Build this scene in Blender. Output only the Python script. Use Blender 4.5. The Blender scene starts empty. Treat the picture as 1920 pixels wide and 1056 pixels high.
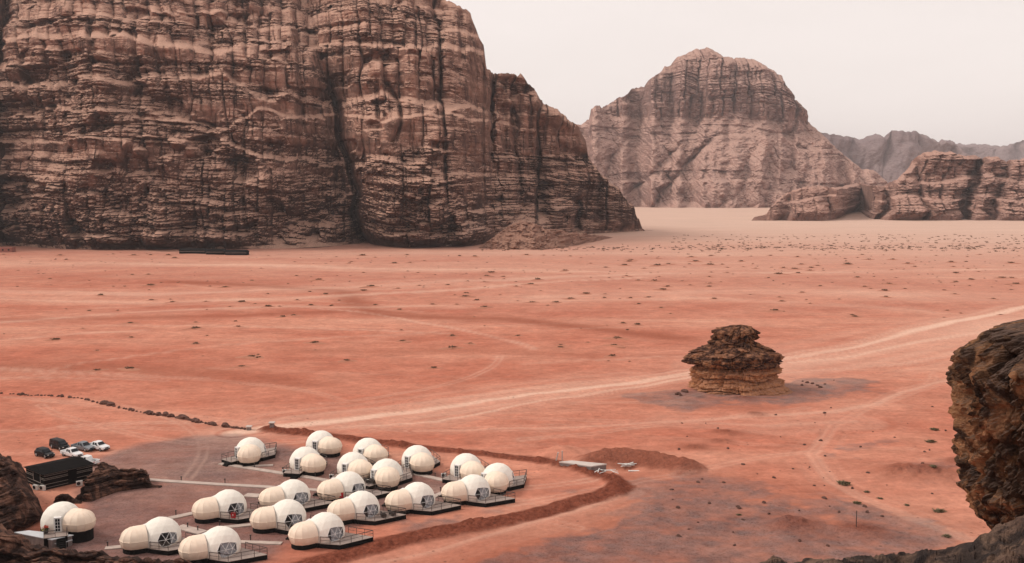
import bpy, bmesh, math, random
import numpy as np
from mathutils import Vector, Matrix

# ------------------------------------------------------------------ camera, sky, sun
scene = bpy.context.scene
R = math.radians
CAM_H, PITCH, LENS = 54.0, R(5.6), 35.0
FPX = 1920 * LENS / 36.0
cam_data = bpy.data.cameras.new('camera')
cam_data.lens = LENS
cam_data.sensor_width = 36.0
cam_data.clip_start = 0.5
cam_data.clip_end = 60000
cam = bpy.data.objects.new('camera', cam_data)
scene.collection.objects.link(cam)
cam.location = (0, 0, CAM_H)
cam.rotation_euler = (math.pi / 2 - PITCH, 0, 0)
scene.camera = cam

SUN_EL, SUN_AZ = R(42), R(-84)       # azimuth clockwise from +Y: the sun stands left, beyond the cliff
world = bpy.data.worlds.new('World')
scene.world = world
world.use_nodes = True
wn, wl = world.node_tree.nodes, world.node_tree.links
wn.clear()
w_out = wn.new('ShaderNodeOutputWorld')
w_bg = wn.new('ShaderNodeBackground')
sky = wn.new('ShaderNodeTexSky')
sky.sky_type = 'NISHITA'
sky.sun_disc = False
sky.sun_elevation = SUN_EL
sky.sun_rotation = SUN_AZ
sky.air_density = 1.0
sky.dust_density = 4.0
# a thin even veil of high cloud covers the whole sky
w_co = wn.new('ShaderNodeTexCoord')
w_map = wn.new('ShaderNodeMapping')
w_map.inputs['Scale'].default_value = (1.2, 1.2, 5.0)
w_no = wn.new('ShaderNodeTexNoise')
w_no.inputs['Scale'].default_value = 1.6
w_no.inputs['Detail'].default_value = 5
w_ramp = wn.new('ShaderNodeValToRGB')
w_ramp.color_ramp.elements[0].position = 0.3
w_ramp.color_ramp.elements[0].color = (10.1, 9.1, 8.6, 1)
w_ramp.color_ramp.elements[1].position = 0.7
w_ramp.color_ramp.elements[1].color = (11.0, 9.95, 9.45, 1)
w_mix = wn.new('ShaderNodeMix')
w_mix.data_type = 'RGBA'
w_mix.inputs[0].default_value = 0.9
wl.new(w_co.outputs['Generated'], w_map.inputs['Vector'])
wl.new(w_map.outputs['Vector'], w_no.inputs['Vector'])
wl.new(w_no.outputs['Fac'], w_ramp.inputs['Fac'])
wl.new(sky.outputs['Color'], w_mix.inputs[6])
wl.new(w_ramp.outputs['Color'], w_mix.inputs[7])
wl.new(w_mix.outputs[2], w_bg.inputs['Color'])
w_bg.inputs['Strength'].default_value = 0.1
wl.new(w_bg.outputs['Background'], w_out.inputs['Surface'])

sun_data = bpy.data.lights.new('sun', 'SUN')
sun_data.energy = 2.2
sun_data.angle = R(16)
sun_data.color = (1.0, 0.93, 0.84)
sun = bpy.data.objects.new('sun', sun_data)
scene.collection.objects.link(sun)
sun_dir = Vector((math.sin(SUN_AZ) * math.cos(SUN_EL), math.cos(SUN_AZ) * math.cos(SUN_EL), math.sin(SUN_EL)))
sun.rotation_euler = sun_dir.to_track_quat('Z', 'Y').to_euler()

scene.view_settings.view_transform = 'Standard'
scene.view_settings.look = 'None'
scene.view_settings.exposure = 0.0
scene.view_settings.gamma = 1.0
scene.view_settings.use_curve_mapping = False
scene.render.engine = 'CYCLES'
scene.cycles.use_denoising = True
scene.cycles.max_bounces = 5
scene.cycles.diffuse_bounces = 3
scene.cycles.transparent_max_bounces = 8
scene.cycles.volume_bounces = 0
scene.cycles.volume_step_rate = 1.0

# ------------------------------------------------------------------ where a sight line meets the ground
CP, SP = math.cos(PITCH), math.sin(PITCH)
def ray(px, py):
    cx, cy = (px - 960) / FPX, (528 - py) / FPX
    return cx, CP + cy * SP, -SP + cy * CP
def G(px, py, z=0.0):
    dx, dy, dz = ray(px, py)
    t = (z - CAM_H) / dz
    return Vector((dx * t, dy * t, z))
def P(px, py, Y):
    dx, dy, dz = ray(px, py)
    t = Y / dy
    return Vector((dx * t, Y, CAM_H + dz * t))
def slope(py):                      # rise per metre of distance for a height in the view
    dx, dy, dz = ray(960, py)
    return dz / dy

# ------------------------------------------------------------------ noise
def _h(ix, iy, iz, seed):
    with np.errstate(over='ignore'):
        h = (ix.astype(np.int64).astype(np.uint32) * np.uint32(374761393)
             + iy.astype(np.int64).astype(np.uint32) * np.uint32(668265263)
             + iz.astype(np.int64).astype(np.uint32) * np.uint32(2147483647)
             + np.uint32((seed * 1274126177) & 0xffffffff))
        h = (h ^ (h >> np.uint32(13))) * np.uint32(1274126177)
        h = (h ^ (h >> np.uint32(16))) * np.uint32(2246822519)
        h = h ^ (h >> np.uint32(15))
    return h.astype(np.float64) / 4294967295.0
def vn(x, y, z=None, seed=0):       # smooth value noise, -1..1
    if z is None:
        z = np.zeros(1)
    x, y, z = np.broadcast_arrays(np.asarray(x, float), np.asarray(y, float), np.asarray(z, float))
    flat = not np.any(z)
    ix, iy, iz = np.floor(x), np.floor(y), np.floor(z)
    fx, fy, fz = x - ix, y - iy, z - iz
    ux, uy, uz = (f * f * f * (f * (f * 6 - 15) + 10) for f in (fx, fy, fz))
    def plane(k):
        a, b = _h(ix, iy, iz + k, seed), _h(ix + 1, iy, iz + k, seed)
        c, d = _h(ix, iy + 1, iz + k, seed), _h(ix + 1, iy + 1, iz + k, seed)
        lo, hi = a + (b - a) * ux, c + (d - c) * ux
        return lo + (hi - lo) * uy
    p0 = plane(0)
    r = p0 if flat else p0 + (plane(1) - p0) * uz
    return r * 2 - 1
def fbm(x, y, z=None, o=4, seed=0, gain=0.5):
    s, a, n, f = 0.0, 1.0, 0.0, 1.0
    for i in range(o):
        s = s + a * vn(x * f, y * f, None if z is None else z * f, seed + i * 17)
        n += a
        a *= gain
        f *= 2.03
    return s / n
def ss(a, b, x):
    t = np.clip((x - a) / (b - a), 0, 1)
    return t * t * (3 - 2 * t)
def interp(pts):
    xs, ys = zip(*pts)
    return lambda x: np.interp(x, xs, ys)

def strata(s, z, scales, seed, dip=0.0, warp=5.0, wl=140.0):
    """relief of bedded, jointed sandstone: metres outward for a face with run s and height z"""
    zz = z + dip * s + warp * fbm(s / wl, z / (wl * 1.6), o=3, seed=seed)
    d = np.zeros_like(zz)
    for k, (h, w, amp) in enumerate(scales):
        q = zz / h + 0.35 * vn(s / (w * 2.5), zz / (h * 4), seed=seed + 31 * k)
        li = np.floor(q)
        t = q - li
        hard = _h(li, li * 0, li * 0, seed + 7 * k)
        ww = w * (0.45 + 1.6 * _h(li, li * 0 + 3, li * 0, seed + 9 * k))
        u = s / ww + 9.7 * _h(li, li * 0 + 5, li * 0, seed + k) + 0.30 * vn(s / (w * 0.8), zz / (h * 1.2), seed=seed + 5 * k)
        bi = np.floor(u)
        ub = u - bi
        rnd = _h(bi, li, li * 0, seed + 3 * k)
        bed = np.sqrt(np.clip(1 - t ** 3.0, 0, 1)) * ss(0.0, 0.10, t)
        hard = 0.55 * hard + 0.45 * (0.5 + 0.7 * vn(s / (w * 3.0), li * 3.7, seed=seed + 13 * k))
        joint = 1 - np.abs(2 * ub - 1) ** 9 * (rnd > 0.35)
        d = d + amp * ((0.75 * hard + 0.35 * rnd) * bed + 0.45 * joint * bed)
    return d

def columns(s, Z, w, zh, seed):
    """upright rounded pillars: (profile 0..1, closeness to the slit between two, random per pillar)"""
    r = np.floor(Z / zh + 0.6 * vn(s / (3.0 * w), Z / (2 * zh), seed=seed))
    z0 = np.zeros_like(r)
    u = s / (w * (0.7 + 0.6 * _h(r, z0, z0, seed))) + 7.3 * _h(r, z0 + 1, z0, seed) + 0.14 * vn(Z / (zh * 0.45), s / (w * 4), seed=seed + 1) + 0.22 * vn(s / (w * 0.9), r * 1.7, seed=seed + 2)
    b = np.floor(u)
    t = u - b
    return 1 - np.abs(2 * t - 1) ** 3.0, np.exp(-(np.minimum(t, 1 - t) / 0.07) ** 2), _h(np.where(t > 0.5, b + 1, b), r, z0, seed + 3)

# ------------------------------------------------------------------ object helpers
COL = scene.collection
def props(o, label=None, cat=None, group=None, kind=None):
    if label: o['label'] = label
    if cat: o['category'] = cat
    if group: o['group'] = group
    if kind: o['kind'] = kind
    return o
def empty(name, loc=(0, 0, 0), rz=0.0):
    o = bpy.data.objects.new(name, None)
    o.empty_display_size = 0.3
    COL.objects.link(o)
    o.location = loc
    o.rotation_euler.z = rz
    return o
def link(name, me, mat=None, parent=None, loc=None):
    o = bpy.data.objects.new(name, me)
    COL.objects.link(o)
    if mat is not None and not me.materials:
        me.materials.append(mat)
    if parent is not None:
        o.parent = parent
    if loc is not None:
        o.location = loc
    return o
def from_bm(name, bm, mat, parent=None, smooth=False, loc=None):
    me = bpy.data.meshes.new(name)
    bm.normal_update()
    bm.to_mesh(me)
    bm.free()
    if smooth:
        me.polygons.foreach_set('use_smooth', np.ones(len(me.polygons), bool))
    return link(name, me, mat, parent, loc)
def grid_mesh(name, V, mat, smooth=True, attr=None, close=False, parent=None):
    """V: (rows, cols, 3) points; one quad per cell"""
    nr, nc = V.shape[:2]
    me = bpy.data.meshes.new(name)
    i = np.arange(nr * nc).reshape(nr, nc)
    if close:
        i = np.concatenate([i, i[:, :1]], 1)
    q = np.stack([i[:-1, :-1], i[:-1, 1:], i[1:, 1:], i[1:, :-1]], -1).reshape(-1, 4)
    me.vertices.add(nr * nc)
    me.vertices.foreach_set('co', V.astype(np.float32).ravel())
    me.loops.add(q.size)
    me.loops.foreach_set('vertex_index', q.astype(np.int32).ravel())
    me.polygons.add(len(q))
    me.polygons.foreach_set('loop_start', np.arange(0, q.size, 4, dtype=np.int32))
    me.polygons.foreach_set('use_smooth', np.full(len(q), smooth, bool))
    if attr:
        for an, av in attr.items():
            a = me.attributes.new(an, 'FLOAT_COLOR' if av.shape[-1] == 4 and av.ndim == 3 else 'FLOAT', 'POINT')
            a.data.foreach_set('color' if a.data_type == 'FLOAT_COLOR' else 'value', av.astype(np.float32).ravel())
    me.update(calc_edges=True)
    me.validate()
    return link(name, me, mat, parent)
def box(bm, x0, y0, z0, x1, y1, z1):
    v = [bm.verts.new(p) for p in ((x0, y0, z0), (x1, y0, z0), (x1, y1, z0), (x0, y1, z0), (x0, y0, z1), (x1, y0, z1), (x1, y1, z1), (x0, y1, z1))]
    for f in ((3, 2, 1, 0), (4, 5, 6, 7), (0, 1, 5, 4), (1, 2, 6, 5), (2, 3, 7, 6), (3, 0, 4, 7)):
        bm.faces.new([v[k] for k in f])
    return v
def bar(bm, a, b, w, h=None):
    """square bar from a to b"""
    a, b = Vector(a), Vector(b)
    h = h or w
    d = (b - a).normalized()
    up = Vector((0, 0, 1)) if abs(d.z) < 0.9 else Vector((1, 0, 0))
    s = d.cross(up).normalized() * (w / 2)
    t = s.cross(d).normalized() * (h / 2)
    v = [bm.verts.new(p + k * s + m * t) for p in (a, b) for k, m in ((-1, -1), (1, -1), (1, 1), (-1, 1))]
    for f in ((0, 1, 2, 3), (7, 6, 5, 4), (0, 4, 5, 1), (1, 5, 6, 2), (2, 6, 7, 3), (3, 7, 4, 0)):
        bm.faces.new([v[k] for k in f])
def prism(bm, poly, z0, z1):
    lo = [bm.verts.new((x, y, z0)) for x, y in poly]
    hi = [bm.verts.new((x, y, z1)) for x, y in poly]
    n = len(poly)
    bm.faces.new(hi)
    bm.faces.new(lo[::-1])
    for k in range(n):
        bm.faces.new((lo[k], lo[(k + 1) % n], hi[(k + 1) % n], hi[k]))

# ------------------------------------------------------------------ materials
def nt(name):
    m = bpy.data.materials.new(name)
    m.use_nodes = True
    n, l = m.node_tree.nodes, m.node_tree.links
    b = n['Principled BSDF']
    return m, n, l, b
def node(n, t, **kw):
    x = n.new(t)
    for k, v in kw.items():
        if k in x.inputs:
            x.inputs[k].default_value = v
        else:
            setattr(x, k, v)
    return x
def noise(n, l, vec, scale, detail=4, rough=0.55, stretch=None):
    if stretch:
        mp = n.new('ShaderNodeMapping')
        mp.inputs['Scale'].default_value = stretch
        l.new(vec, mp.inputs['Vector'])
        vec = mp.outputs['Vector']
    t = n.new('ShaderNodeTexNoise')
    t.inputs['Scale'].default_value = scale
    t.inputs['Detail'].default_value = detail
    t.inputs['Roughness'].default_value = rough
    l.new(vec, t.inputs['Vector'])
    return t.outputs['Fac']
def ramp(n, l, fac, stops):
    r = n.new('ShaderNodeValToRGB')
    e = r.color_ramp.elements
    while len(e) < len(stops):
        e.new(0.5)
    for k, (p, c) in enumerate(stops):
        e[k].position = p
        e[k].color = (c, c, c, 1) if isinstance(c, (int, float)) else (*c, 1)
    l.new(fac, r.inputs['Fac'])
    return r.outputs['Color']
def mix(n, l, fac, a, b, mode='MIX'):
    m = n.new('ShaderNodeMix')
    m.data_type = 'RGBA'
    m.blend_type = mode
    for k, v in ((0, fac), (6, a), (7, b)):
        if isinstance(v, bpy.types.NodeSocket):
            l.new(v, m.inputs[k])
        elif k == 0:
            m.inputs[0].default_value = v
        else:
            m.inputs[k].default_value = (*v, 1)
    return m.outputs[2]
def math_(n, l, op, a, b=0.0, clamp=False):
    m = n.new('ShaderNodeMath')
    m.operation = op
    m.use_clamp = clamp
    for k, v in ((0, a), (1, b)):
        if isinstance(v, bpy.types.NodeSocket):
            l.new(v, m.inputs[k])
        else:
            m.inputs[k].default_value = v
    return m.outputs[0]
def bump(n, l, height, bsdf, strength, dist):
    b = n.new('ShaderNodeBump')
    b.inputs['Strength'].default_value = strength
    b.inputs['Distance'].default_value = dist
    l.new(height, b.inputs['Height'])
    l.new(b.outputs['Normal'], bsdf.inputs['Normal'])

def simple(name, c, rough=0.6, var=0.15, scale=3.0, metal=0.0, bmp=0.0, spec=0.4):
    m, n, l, b = nt(name)
    tc = n.new('ShaderNodeTexCoord')
    f = noise(n, l, tc.outputs['Object'], scale, 4)
    col = ramp(n, l, f, [(0.25, tuple(max(0, x * (1 - var)) for x in c)), (0.75, tuple(min(1, x * (1 + var)) for x in c))])
    l.new(col, b.inputs['Base Color'])
    b.inputs['Roughness'].default_value = rough
    b.inputs['Metallic'].default_value = metal
    b.inputs['Specular IOR Level'].default_value = spec
    if bmp:
        bump(n, l, noise(n, l, tc.outputs['Object'], scale * 4, 4), b, 0.6, bmp)
    return m

def rock_mat(name, light, mid, dark, size, varnish_z=None, dust=None, var_amt=0.75, streak=1.0, bmp=0.6, band=1.0, patch=0.0):
    """bedded sandstone; size = metres of one coarse bed; dark = desert varnish; dust = sand lying on ledges"""
    m, n, l, b = nt(name)
    tc = n.new('ShaderNodeTexCoord')
    v = tc.outputs['Object']
    k = 1.0 / size
    beds = noise(n, l, v, k * 1.0, 6, 0.62, (0.12, 0.12, 1.0 * band))
    blot = noise(n, l, v, k * 0.28, 5, 0.6)
    col = ramp(n, l, beds, [(0.34, mid), (0.5, tuple((a + c) / 2 for a, c in zip(mid, light))), (0.64, light)])
    col = mix(n, l, ramp(n, l, blot, [(0.35, 0.0), (0.68, 0.7)]), col, mid)
    st = noise(n, l, v, k * 1.6, 5, 0.62, (1.0, 1.0, 0.16))         # rain streaks
    st2 = noise(n, l, v, k * 0.5, 6, 0.65, (1.0, 1.0, 0.55))
    vf = math_(n, l, 'MULTIPLY', ramp(n, l, st, [(0.40, 0.0), (0.60, 1.0)]), ramp(n, l, st2, [(0.36, 0.0), (0.58, 1.0)]))
    vf = math_(n, l, 'MULTIPLY', vf, var_amt * streak)
    if varnish_z:
        z0, z1 = varnish_z
        sp = n.new('ShaderNodeSeparateXYZ')
        l.new(v, sp.inputs[0])
        wob = math_(n, l, 'ADD', sp.outputs['Z'], math_(n, l, 'MULTIPLY', math_(n, l, 'SUBTRACT', noise(n, l, v, k * 0.22, 4), 0.5), (z1 - z0) * 1.1))
        mr = n.new('ShaderNodeMapRange')
        mr.inputs['From Min'].default_value = z0
        mr.inputs['From Max'].default_value = z1
        mr.inputs['To Min'].default_value = 1.0
        mr.inputs['To Max'].default_value = 0.0
        l.new(wob, mr.inputs['Value'])
        low = math_(n, l, 'MULTIPLY', mr.outputs[0], ramp(n, l, noise(n, l, v, k * 0.9, 6, 0.65, (0.8, 0.8, 0.8)), [(0.38, 0.25), (0.6, 1.0)]))
        vf = math_(n, l, 'MAXIMUM', vf, math_(n, l, 'MULTIPLY', low, var_amt))
    col = mix(n, l, vf, col, dark)
    ta = n.new('ShaderNodeAttribute')   # thin-bedded bands weather darker than the massive beds
    ta.attribute_name = 'tone'
    col = mix(n, l, math_(n, l, 'MULTIPLY', math_(n, l, 'MULTIPLY', ta.outputs['Fac'], ramp(n, l, noise(n, l, v, k * 0.7, 6, 0.66), [(0.36, 0.35), (0.56, 1.0)])), var_amt), col, dark)
    if patch:                          # blotches of dark varnish with swirling edges
        pn = n.new('ShaderNodeTexNoise')
        pn.inputs['Scale'].default_value = k * 0.55
        pn.inputs['Detail'].default_value = 7
        pn.inputs['Roughness'].default_value = 0.66
        pn.inputs['Distortion'].default_value = 0.9
        l.new(v, pn.inputs['Vector'])
        col = mix(n, l, math_(n, l, 'MULTIPLY', ramp(n, l, pn.outputs['Fac'], [(0.46, 1.0), (0.56, 0.0)]), patch), col, dark)
    if dust:
        ge = n.new('ShaderNodeNewGeometry')
        sg = n.new('ShaderNodeSeparateXYZ')
        l.new(ge.outputs['Normal'], sg.inputs[0])
        up = math_(n, l, 'ADD', sg.outputs['Z'], math_(n, l, 'MULTIPLY', math_(n, l, 'SUBTRACT', noise(n, l, v, k * 2, 4), 0.5), 0.5))
        col = mix(n, l, ramp(n, l, up, [(0.42, 0.0), (0.8, 0.75)]), col, dust)
    fine = noise(n, l, v, k * 6, 6, 0.68, (1, 1, 2.2))
    col = mix(n, l, 0.55, col, ramp(n, l, fine, [(0.3, 0.45), (0.7, 1.35)]), 'MULTIPLY')
    l.new(col, b.inputs['Base Color'])
    b.inputs['Roughness'].default_value = 0.95
    b.inputs['Specular IOR Level'].default_value = 0.12
    hh = math_(n, l, 'ADD', math_(n, l, 'MULTIPLY', beds, 0.8), math_(n, l, 'ADD', fine, math_(n, l, 'MULTIPLY', st, 0.5)))
    bump(n, l, hh, b, bmp, size * 0.25)
    return m
# ------------------------------------------------------------------ soil layout of the plain
def gp(pts):
    return np.array([G(x, y)[:2] for x, y in pts])
def seg_dist(X, Y, poly, closed=False):
    d = np.full(X.shape, 1e9)
    n = len(poly)
    for k in range(n if closed else n - 1):
        a, b = poly[k], poly[(k + 1) % n]
        ab = b - a
        t = np.clip(((X - a[0]) * ab[0] + (Y - a[1]) * ab[1]) / (ab @ ab + 1e-9), 0, 1)
        d = np.minimum(d, np.hypot(X - a[0] - t * ab[0], Y - a[1] - t * ab[1]))
    return d
def inside(X, Y, poly):
    r = np.zeros(X.shape, bool)
    n = len(poly)
    for k in range(n):
        (x0, y0), (x1, y1) = poly[k], poly[(k + 1) % n]
        c = ((y0 > Y) != (y1 > Y)) & (X < (x1 - x0) * (Y - y0) / (y1 - y0 + 1e-12) + x0)
        r ^= c
    return r
def sdf(X, Y, poly):
    d = seg_dist(X, Y, poly, True)
    return np.where(inside(X, Y, poly), -d, d)

CAMP = gp([(170, 862), (250, 838), (345, 820), (440, 814), (500, 832), (570, 838), (650, 852), (760, 870), (880, 905), (930, 925), (840, 950), (700, 975), (560, 1010), (480, 1056), (300, 1120), (60, 1120), (90, 1000), (150, 950), (150, 900)])
GRAVEL = [gp([(840, 1075), (930, 1032), (1010, 1000), (1120, 965), (1200, 930), (1330, 928), (1450, 945), (1540, 965), (1640, 1005), (1690, 1040), (1640, 1100), (1000, 1120)]),
          gp([(1180, 745), (1290, 728), (1480, 712), (1600, 712), (1650, 730), (1560, 750), (1420, 760), (1290, 765)]),  # dark soil round the butte, also painting in its soft ground shadow
          gp([(1180, 905), (1300, 890), (1420, 905), (1480, 935), (1330, 948), (1190, 935)]),
          gp([(760, 985), (900, 950), (1000, 935), (1070, 930), (1000, 955), (860, 985), (780, 1005)]),
          gp([(1535, 835), (1580, 825), (1640, 826), (1620, 838), (1570, 855), (1545, 850)]),
          gp([(1660, 888), (1720, 872), (1800, 875), (1830, 900), (1740, 908)]),
          gp([(1540, 925), (1660, 960), (1760, 990), (1800, 1020), (1700, 1060), (1580, 990)])]
TRACKS = [(gp([(440, 812), (500, 803), (640, 789), (800, 768), (1000, 740), (1200, 714), (1300, 699), (1480, 671), (1600, 651), (1750, 612), (1930, 575)]), 8.0, 1.0),
          (gp([(640, 800), (820, 790), (1010, 752), (1210, 722), (1310, 704)]), 4.0, 0.75),
          (gp([(1480, 680), (1600, 668), (1720, 640), (1930, 610)]), 7.0, 0.7),
          (gp([(1470, 700), (1600, 690), (1700, 680), (1800, 660)]), 5.0, 0.55),
          (gp([(1930, 690), (1760, 718), (1690, 737), (1640, 757), (1560, 774), (1350, 786), (1000, 802), (780, 806)]), 3.5, 0.42),
          (gp([(1640, 757), (1560, 800), (1520, 850), (1560, 905), (1640, 945), (1740, 985), (1850, 1025)]), 4.5, 0.28),
          (gp([(700, 1056), (820, 1030), (980, 985), (1110, 950), (1180, 925)]), 5.0, 0.35),
          (gp([(0, 560), (300, 568), (620, 555), (900, 540), (1200, 520)]), 9.0, 0.5),
          (gp([(0, 605), (260, 585), (560, 575), (860, 575)]), 7.0, 0.45),
          (gp([(900, 565), (1300, 560), (1700, 580), (1930, 600)]), 10.0, 0.3),
          (gp([(250, 495), (700, 505), (1200, 512), (1900, 505)]), 14.0, 0.45),
          (gp([(-40, 690), (160, 700), (380, 712)]), 4.0, 0.3),
          (gp([(560, 795), (800, 768), (1000, 740), (1200, 714)]), 15.0, 0.5),
          (gp([(1450, 690), (1600, 668), (1760, 632), (1930, 600)]), 30.0, 0.62),
          (gp([(-40, 548), (300, 552), (620, 540), (900, 528), (1250, 512)]), 22.0, 0.45),
          (gp([(1000, 555), (1400, 545), (1930, 560)]), 30.0, 0.35),
          (gp([(1250, 790), (1450, 800), (1600, 790)]), 10.0, 0.3)]
RED = [(gp([(330, 530), (640, 545), (700, 590), (960, 600), (1280, 636)]), 7.0, 0.9), (gp([(0, 600), (420, 592), (700, 583), (900, 601)]), 5.0, 0.7),
       (gp([(0, 690), (250, 690), (420, 705), (560, 722)]), 9.0, 0.6), (gp([(560, 660), (900, 655), (1100, 665)]), 7.0, 0.4), (gp([(950, 1050), (1250, 975), (1500, 985), (1700, 1010)]), 16.0, 0.6), (gp([(1200, 900), (1400, 915), (1600, 960)]), 9.0, 0.4), (gp([(1190, 745), (1400, 760), (1600, 735)]), 9.0, 0.35)]
_r = random.Random(77)
RUTS = []
for _k in range(46):
    _x, _y = _r.uniform(-50, 1900), _r.uniform(560, 900)
    if _k < 12:
        _x, _y = _r.uniform(240, 620), _r.uniform(825, 900)
    _c = G(_x, _y)
    _a, _t = _r.uniform(-0.5, 0.5) + (math.pi if _r.random() < .5 else 0), _r.uniform(-0.035, 0.035)
    _p = [np.array([_c.x, _c.y])]
    for _i in range(12):
        _st = 6.0 * _c.y / 200
        _p.append(_p[-1] + np.array([math.cos(_a), math.sin(_a)]) * _st)
        _a += _t * 3 + _r.uniform(-.06, .06)
    RUTS.append((np.array(_p), 0.32 * _c.y / 180, _r.uniform(0.12, 0.4)))
BERM = [(gp([(500, 806), (520, 808), (600, 815), (690, 827), (780, 838), (860, 846), (950, 856), (1010, 864), (1060, 875), (1110, 890), (1145, 900), (1158, 908), (1163, 916)]), 2.1, 0.95),
        (gp([(1163, 916), (1156, 922), (1138, 928), (1090, 940), (1020, 960), (950, 976), (880, 990), (800, 1003), (720, 1020), (640, 1042), (540, 1072)]), 2.5, 0.9)]
MOUND = gp([(1118, 866), (1160, 863), (1205, 868), (1245, 873), (1280, 878)])
MOUND2 = gp([(1045, 850), (1065, 849)])
SMALL_MOUNDS = [(1360, 813, 2.6, .6), (1348, 828, 2.2, .5), (1397, 748, 2.4, .6), (1415, 780, 2.0, .7), (1735, 890, 5.0, 1.2), (1690, 888, 4.0, .8), (1800, 868, 3.0, .8), (1484, 985, 2.0, .9), (1300, 841, 3., .5), (1610, 996, 3., .5), (1500, 990, 3., .4)]

def ground_z(X, Y):
    X, Y = np.asarray(X, float), np.asarray(Y, float)
    near = ss(1400, 500, Y)
    camp = sdf(X, Y, CAMP)
    rel = ss(2, 25, camp)
    z = rel * near * (0.55 * fbm(X / 34, Y / 26, o=3, seed=2) + 0.30 * fbm(X / 9, Y / 6, o=4, seed=5) + 0.10 * np.abs(fbm(X / 2.4, Y / 2.0, o=2, seed=15)))
    z = z + ss(250, 700, Y) * near * 1.6 * fbm(X / 160, Y / 60, o=3, seed=9)
    z = z + ss(100, 60, Y) * 0.5
    z = z * ss(3, 14, np.hypot(X - BUTTE[0], Y - BUTTE[1]) - 14)
    for poly, w, h in BERM:
        d = seg_dist(X, Y, poly) + 0.5 * vn(X / 1.9, Y / 1.9, seed=4) + 1.1 * vn(X / 8, Y / 8, seed=14)
        lump = 0.72 + 0.38 * vn(X / 3.1, Y / 3.1, seed=6) + 0.30 * vn(X / 1.1, Y / 1.1, seed=7) + 0.25 * vn(X / 0.6, Y / 0.6, seed=17)
        z = z + h * lump * np.clip(1 - d / w, 0, 1) ** 1.05
    d = seg_dist(X, Y, MOUND)
    z = z + np.clip(1 - d / 4.8, 0, 1) ** 1.0 * (2.1 + 0.9 * vn(X / 5, Y / 5, seed=8) + 0.35 * fbm(X / 1.4, Y / 1.4, o=2, seed=11))
    d = seg_dist(X, Y, MOUND2)
    z = z + np.clip(1 - d / 5.0, 0, 1) * 1.8
    for px, py, r, h in SMALL_MOUNDS:
        c = G(px, py)
        z = z + h * np.exp(-(((X - c.x) / (r * 1.5)) ** 2 + ((Y - c.y) / r) ** 2)) * (1 + 0.3 * vn(X, Y, seed=12))
    # wheel ruts
    for poly, w, a in TRACKS[:7]:
        d = seg_dist(X, Y, poly)
        z = z - 0.10 * np.exp(-((np.abs(d - 0.9) / 0.45) ** 2)) - 0.06 * np.exp(-((np.abs(d - 3.1) / 0.5) ** 2))
    # dug pit beside the slab
    c = G(1150, 878)
    z = z - 0.9 * np.exp(-(((X - c.x) / 5.0) ** 2 + ((Y - c.y) / 3.0) ** 2))
    return z
BUTTE = G(1391, 728)
def gz(x, y):                       # height of the built ground sheet under a point
    i = float(np.interp(math.hypot(x, y), rr, np.arange(len(rr))))
    j = float(np.interp(math.atan2(x, y), az, np.arange(len(az))))
    i0, j0 = min(int(i), len(rr) - 2), min(int(j), len(az) - 2)
    a, b = i - i0, j - j0
    return float((GZ[i0, j0] * (1 - b) + GZ[i0, j0 + 1] * b) * (1 - a) + (GZ[i0 + 1, j0] * (1 - b) + GZ[i0 + 1, j0 + 1] * b) * a)

def soil(X, Y):
    """R pale driven sand, G grey gravel, B deep red sand, A freshly dug earth"""
    n1 = fbm(X / 14, Y / 9, o=4, seed=21)
    n2 = fbm(X / 3.0, Y / 2.2, o=3, seed=22)
    pale = np.zeros(X.shape)
    for poly, w, a in TRACKS:
        d = seg_dist(X, Y, poly)
        strands = 0.45 + 0.35 * vn(d / (0.22 * w), X / 60, seed=int(w * 10)) + 0.2 * vn(d / (0.08 * w), X / 30, seed=int(w * 7))
        strands = strands + 0.5 * np.exp(-(d / (0.25 * w)) ** 2)
        pale = np.maximum(pale, a * np.exp(-(d / w) ** 2) * np.clip(strands, 0, 1))
    for poly, w, a in RUTS:
        lo_, hi_ = poly.min(0) - 8, poly.max(0) + 8
        m = (X > lo_[0]) & (X < hi_[0]) & (Y > lo_[1]) & (Y < hi_[1])
        d = seg_dist(X[m], Y[m], poly)
        pale[m] = np.maximum(pale[m], a * (np.exp(-((d - 0.85) / w) ** 2) + 0.4 * np.exp(-(d / 2.5) ** 2)) * (0.6 + 0.4 * n1[m]))
    grav = np.zeros(X.shape)
    g = sdf(X, Y, CAMP) + 3.0 * n1 + 1.0 * n2
    grav = np.maximum(grav, ss(2.5, -2.5, g) * (0.85 + 0.25 * n1))
    for k, poly in enumerate(GRAVEL):
        g = sdf(X, Y, poly) + 7 * n1 + 5.0 * n2
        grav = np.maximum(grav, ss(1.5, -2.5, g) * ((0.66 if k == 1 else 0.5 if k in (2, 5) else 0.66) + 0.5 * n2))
    red = np.zeros(X.shape)
    for poly, w, a in RED:
        red = np.maximum(red, a * np.exp(-(seg_dist(X, Y, poly) / w) ** 2))
    dug = np.zeros(X.shape)
    for poly, w, h in BERM:
        dug = np.maximum(dug, ss(w * 1.25, w * 0.7, seg_dist(X, Y, poly) + 0.5 * n2))
    dug = np.maximum(dug, ss(5.2, 2.6, seg_dist(X, Y, MOUND) + 1.8 * n2) * 0.75)
    for px, py, r, h in SMALL_MOUNDS:
        c = G(px, py)
        dug = np.maximum(dug, 0.7 * np.exp(-(((X - c.x) / (r * 1.3)) ** 2 + ((Y - c.y) / (r * .9)) ** 2)))
    # loose sand inside the berm, between it and the gravel
    return np.stack([pale, np.clip(grav, 0, 1), red, dug], -1)

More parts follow.
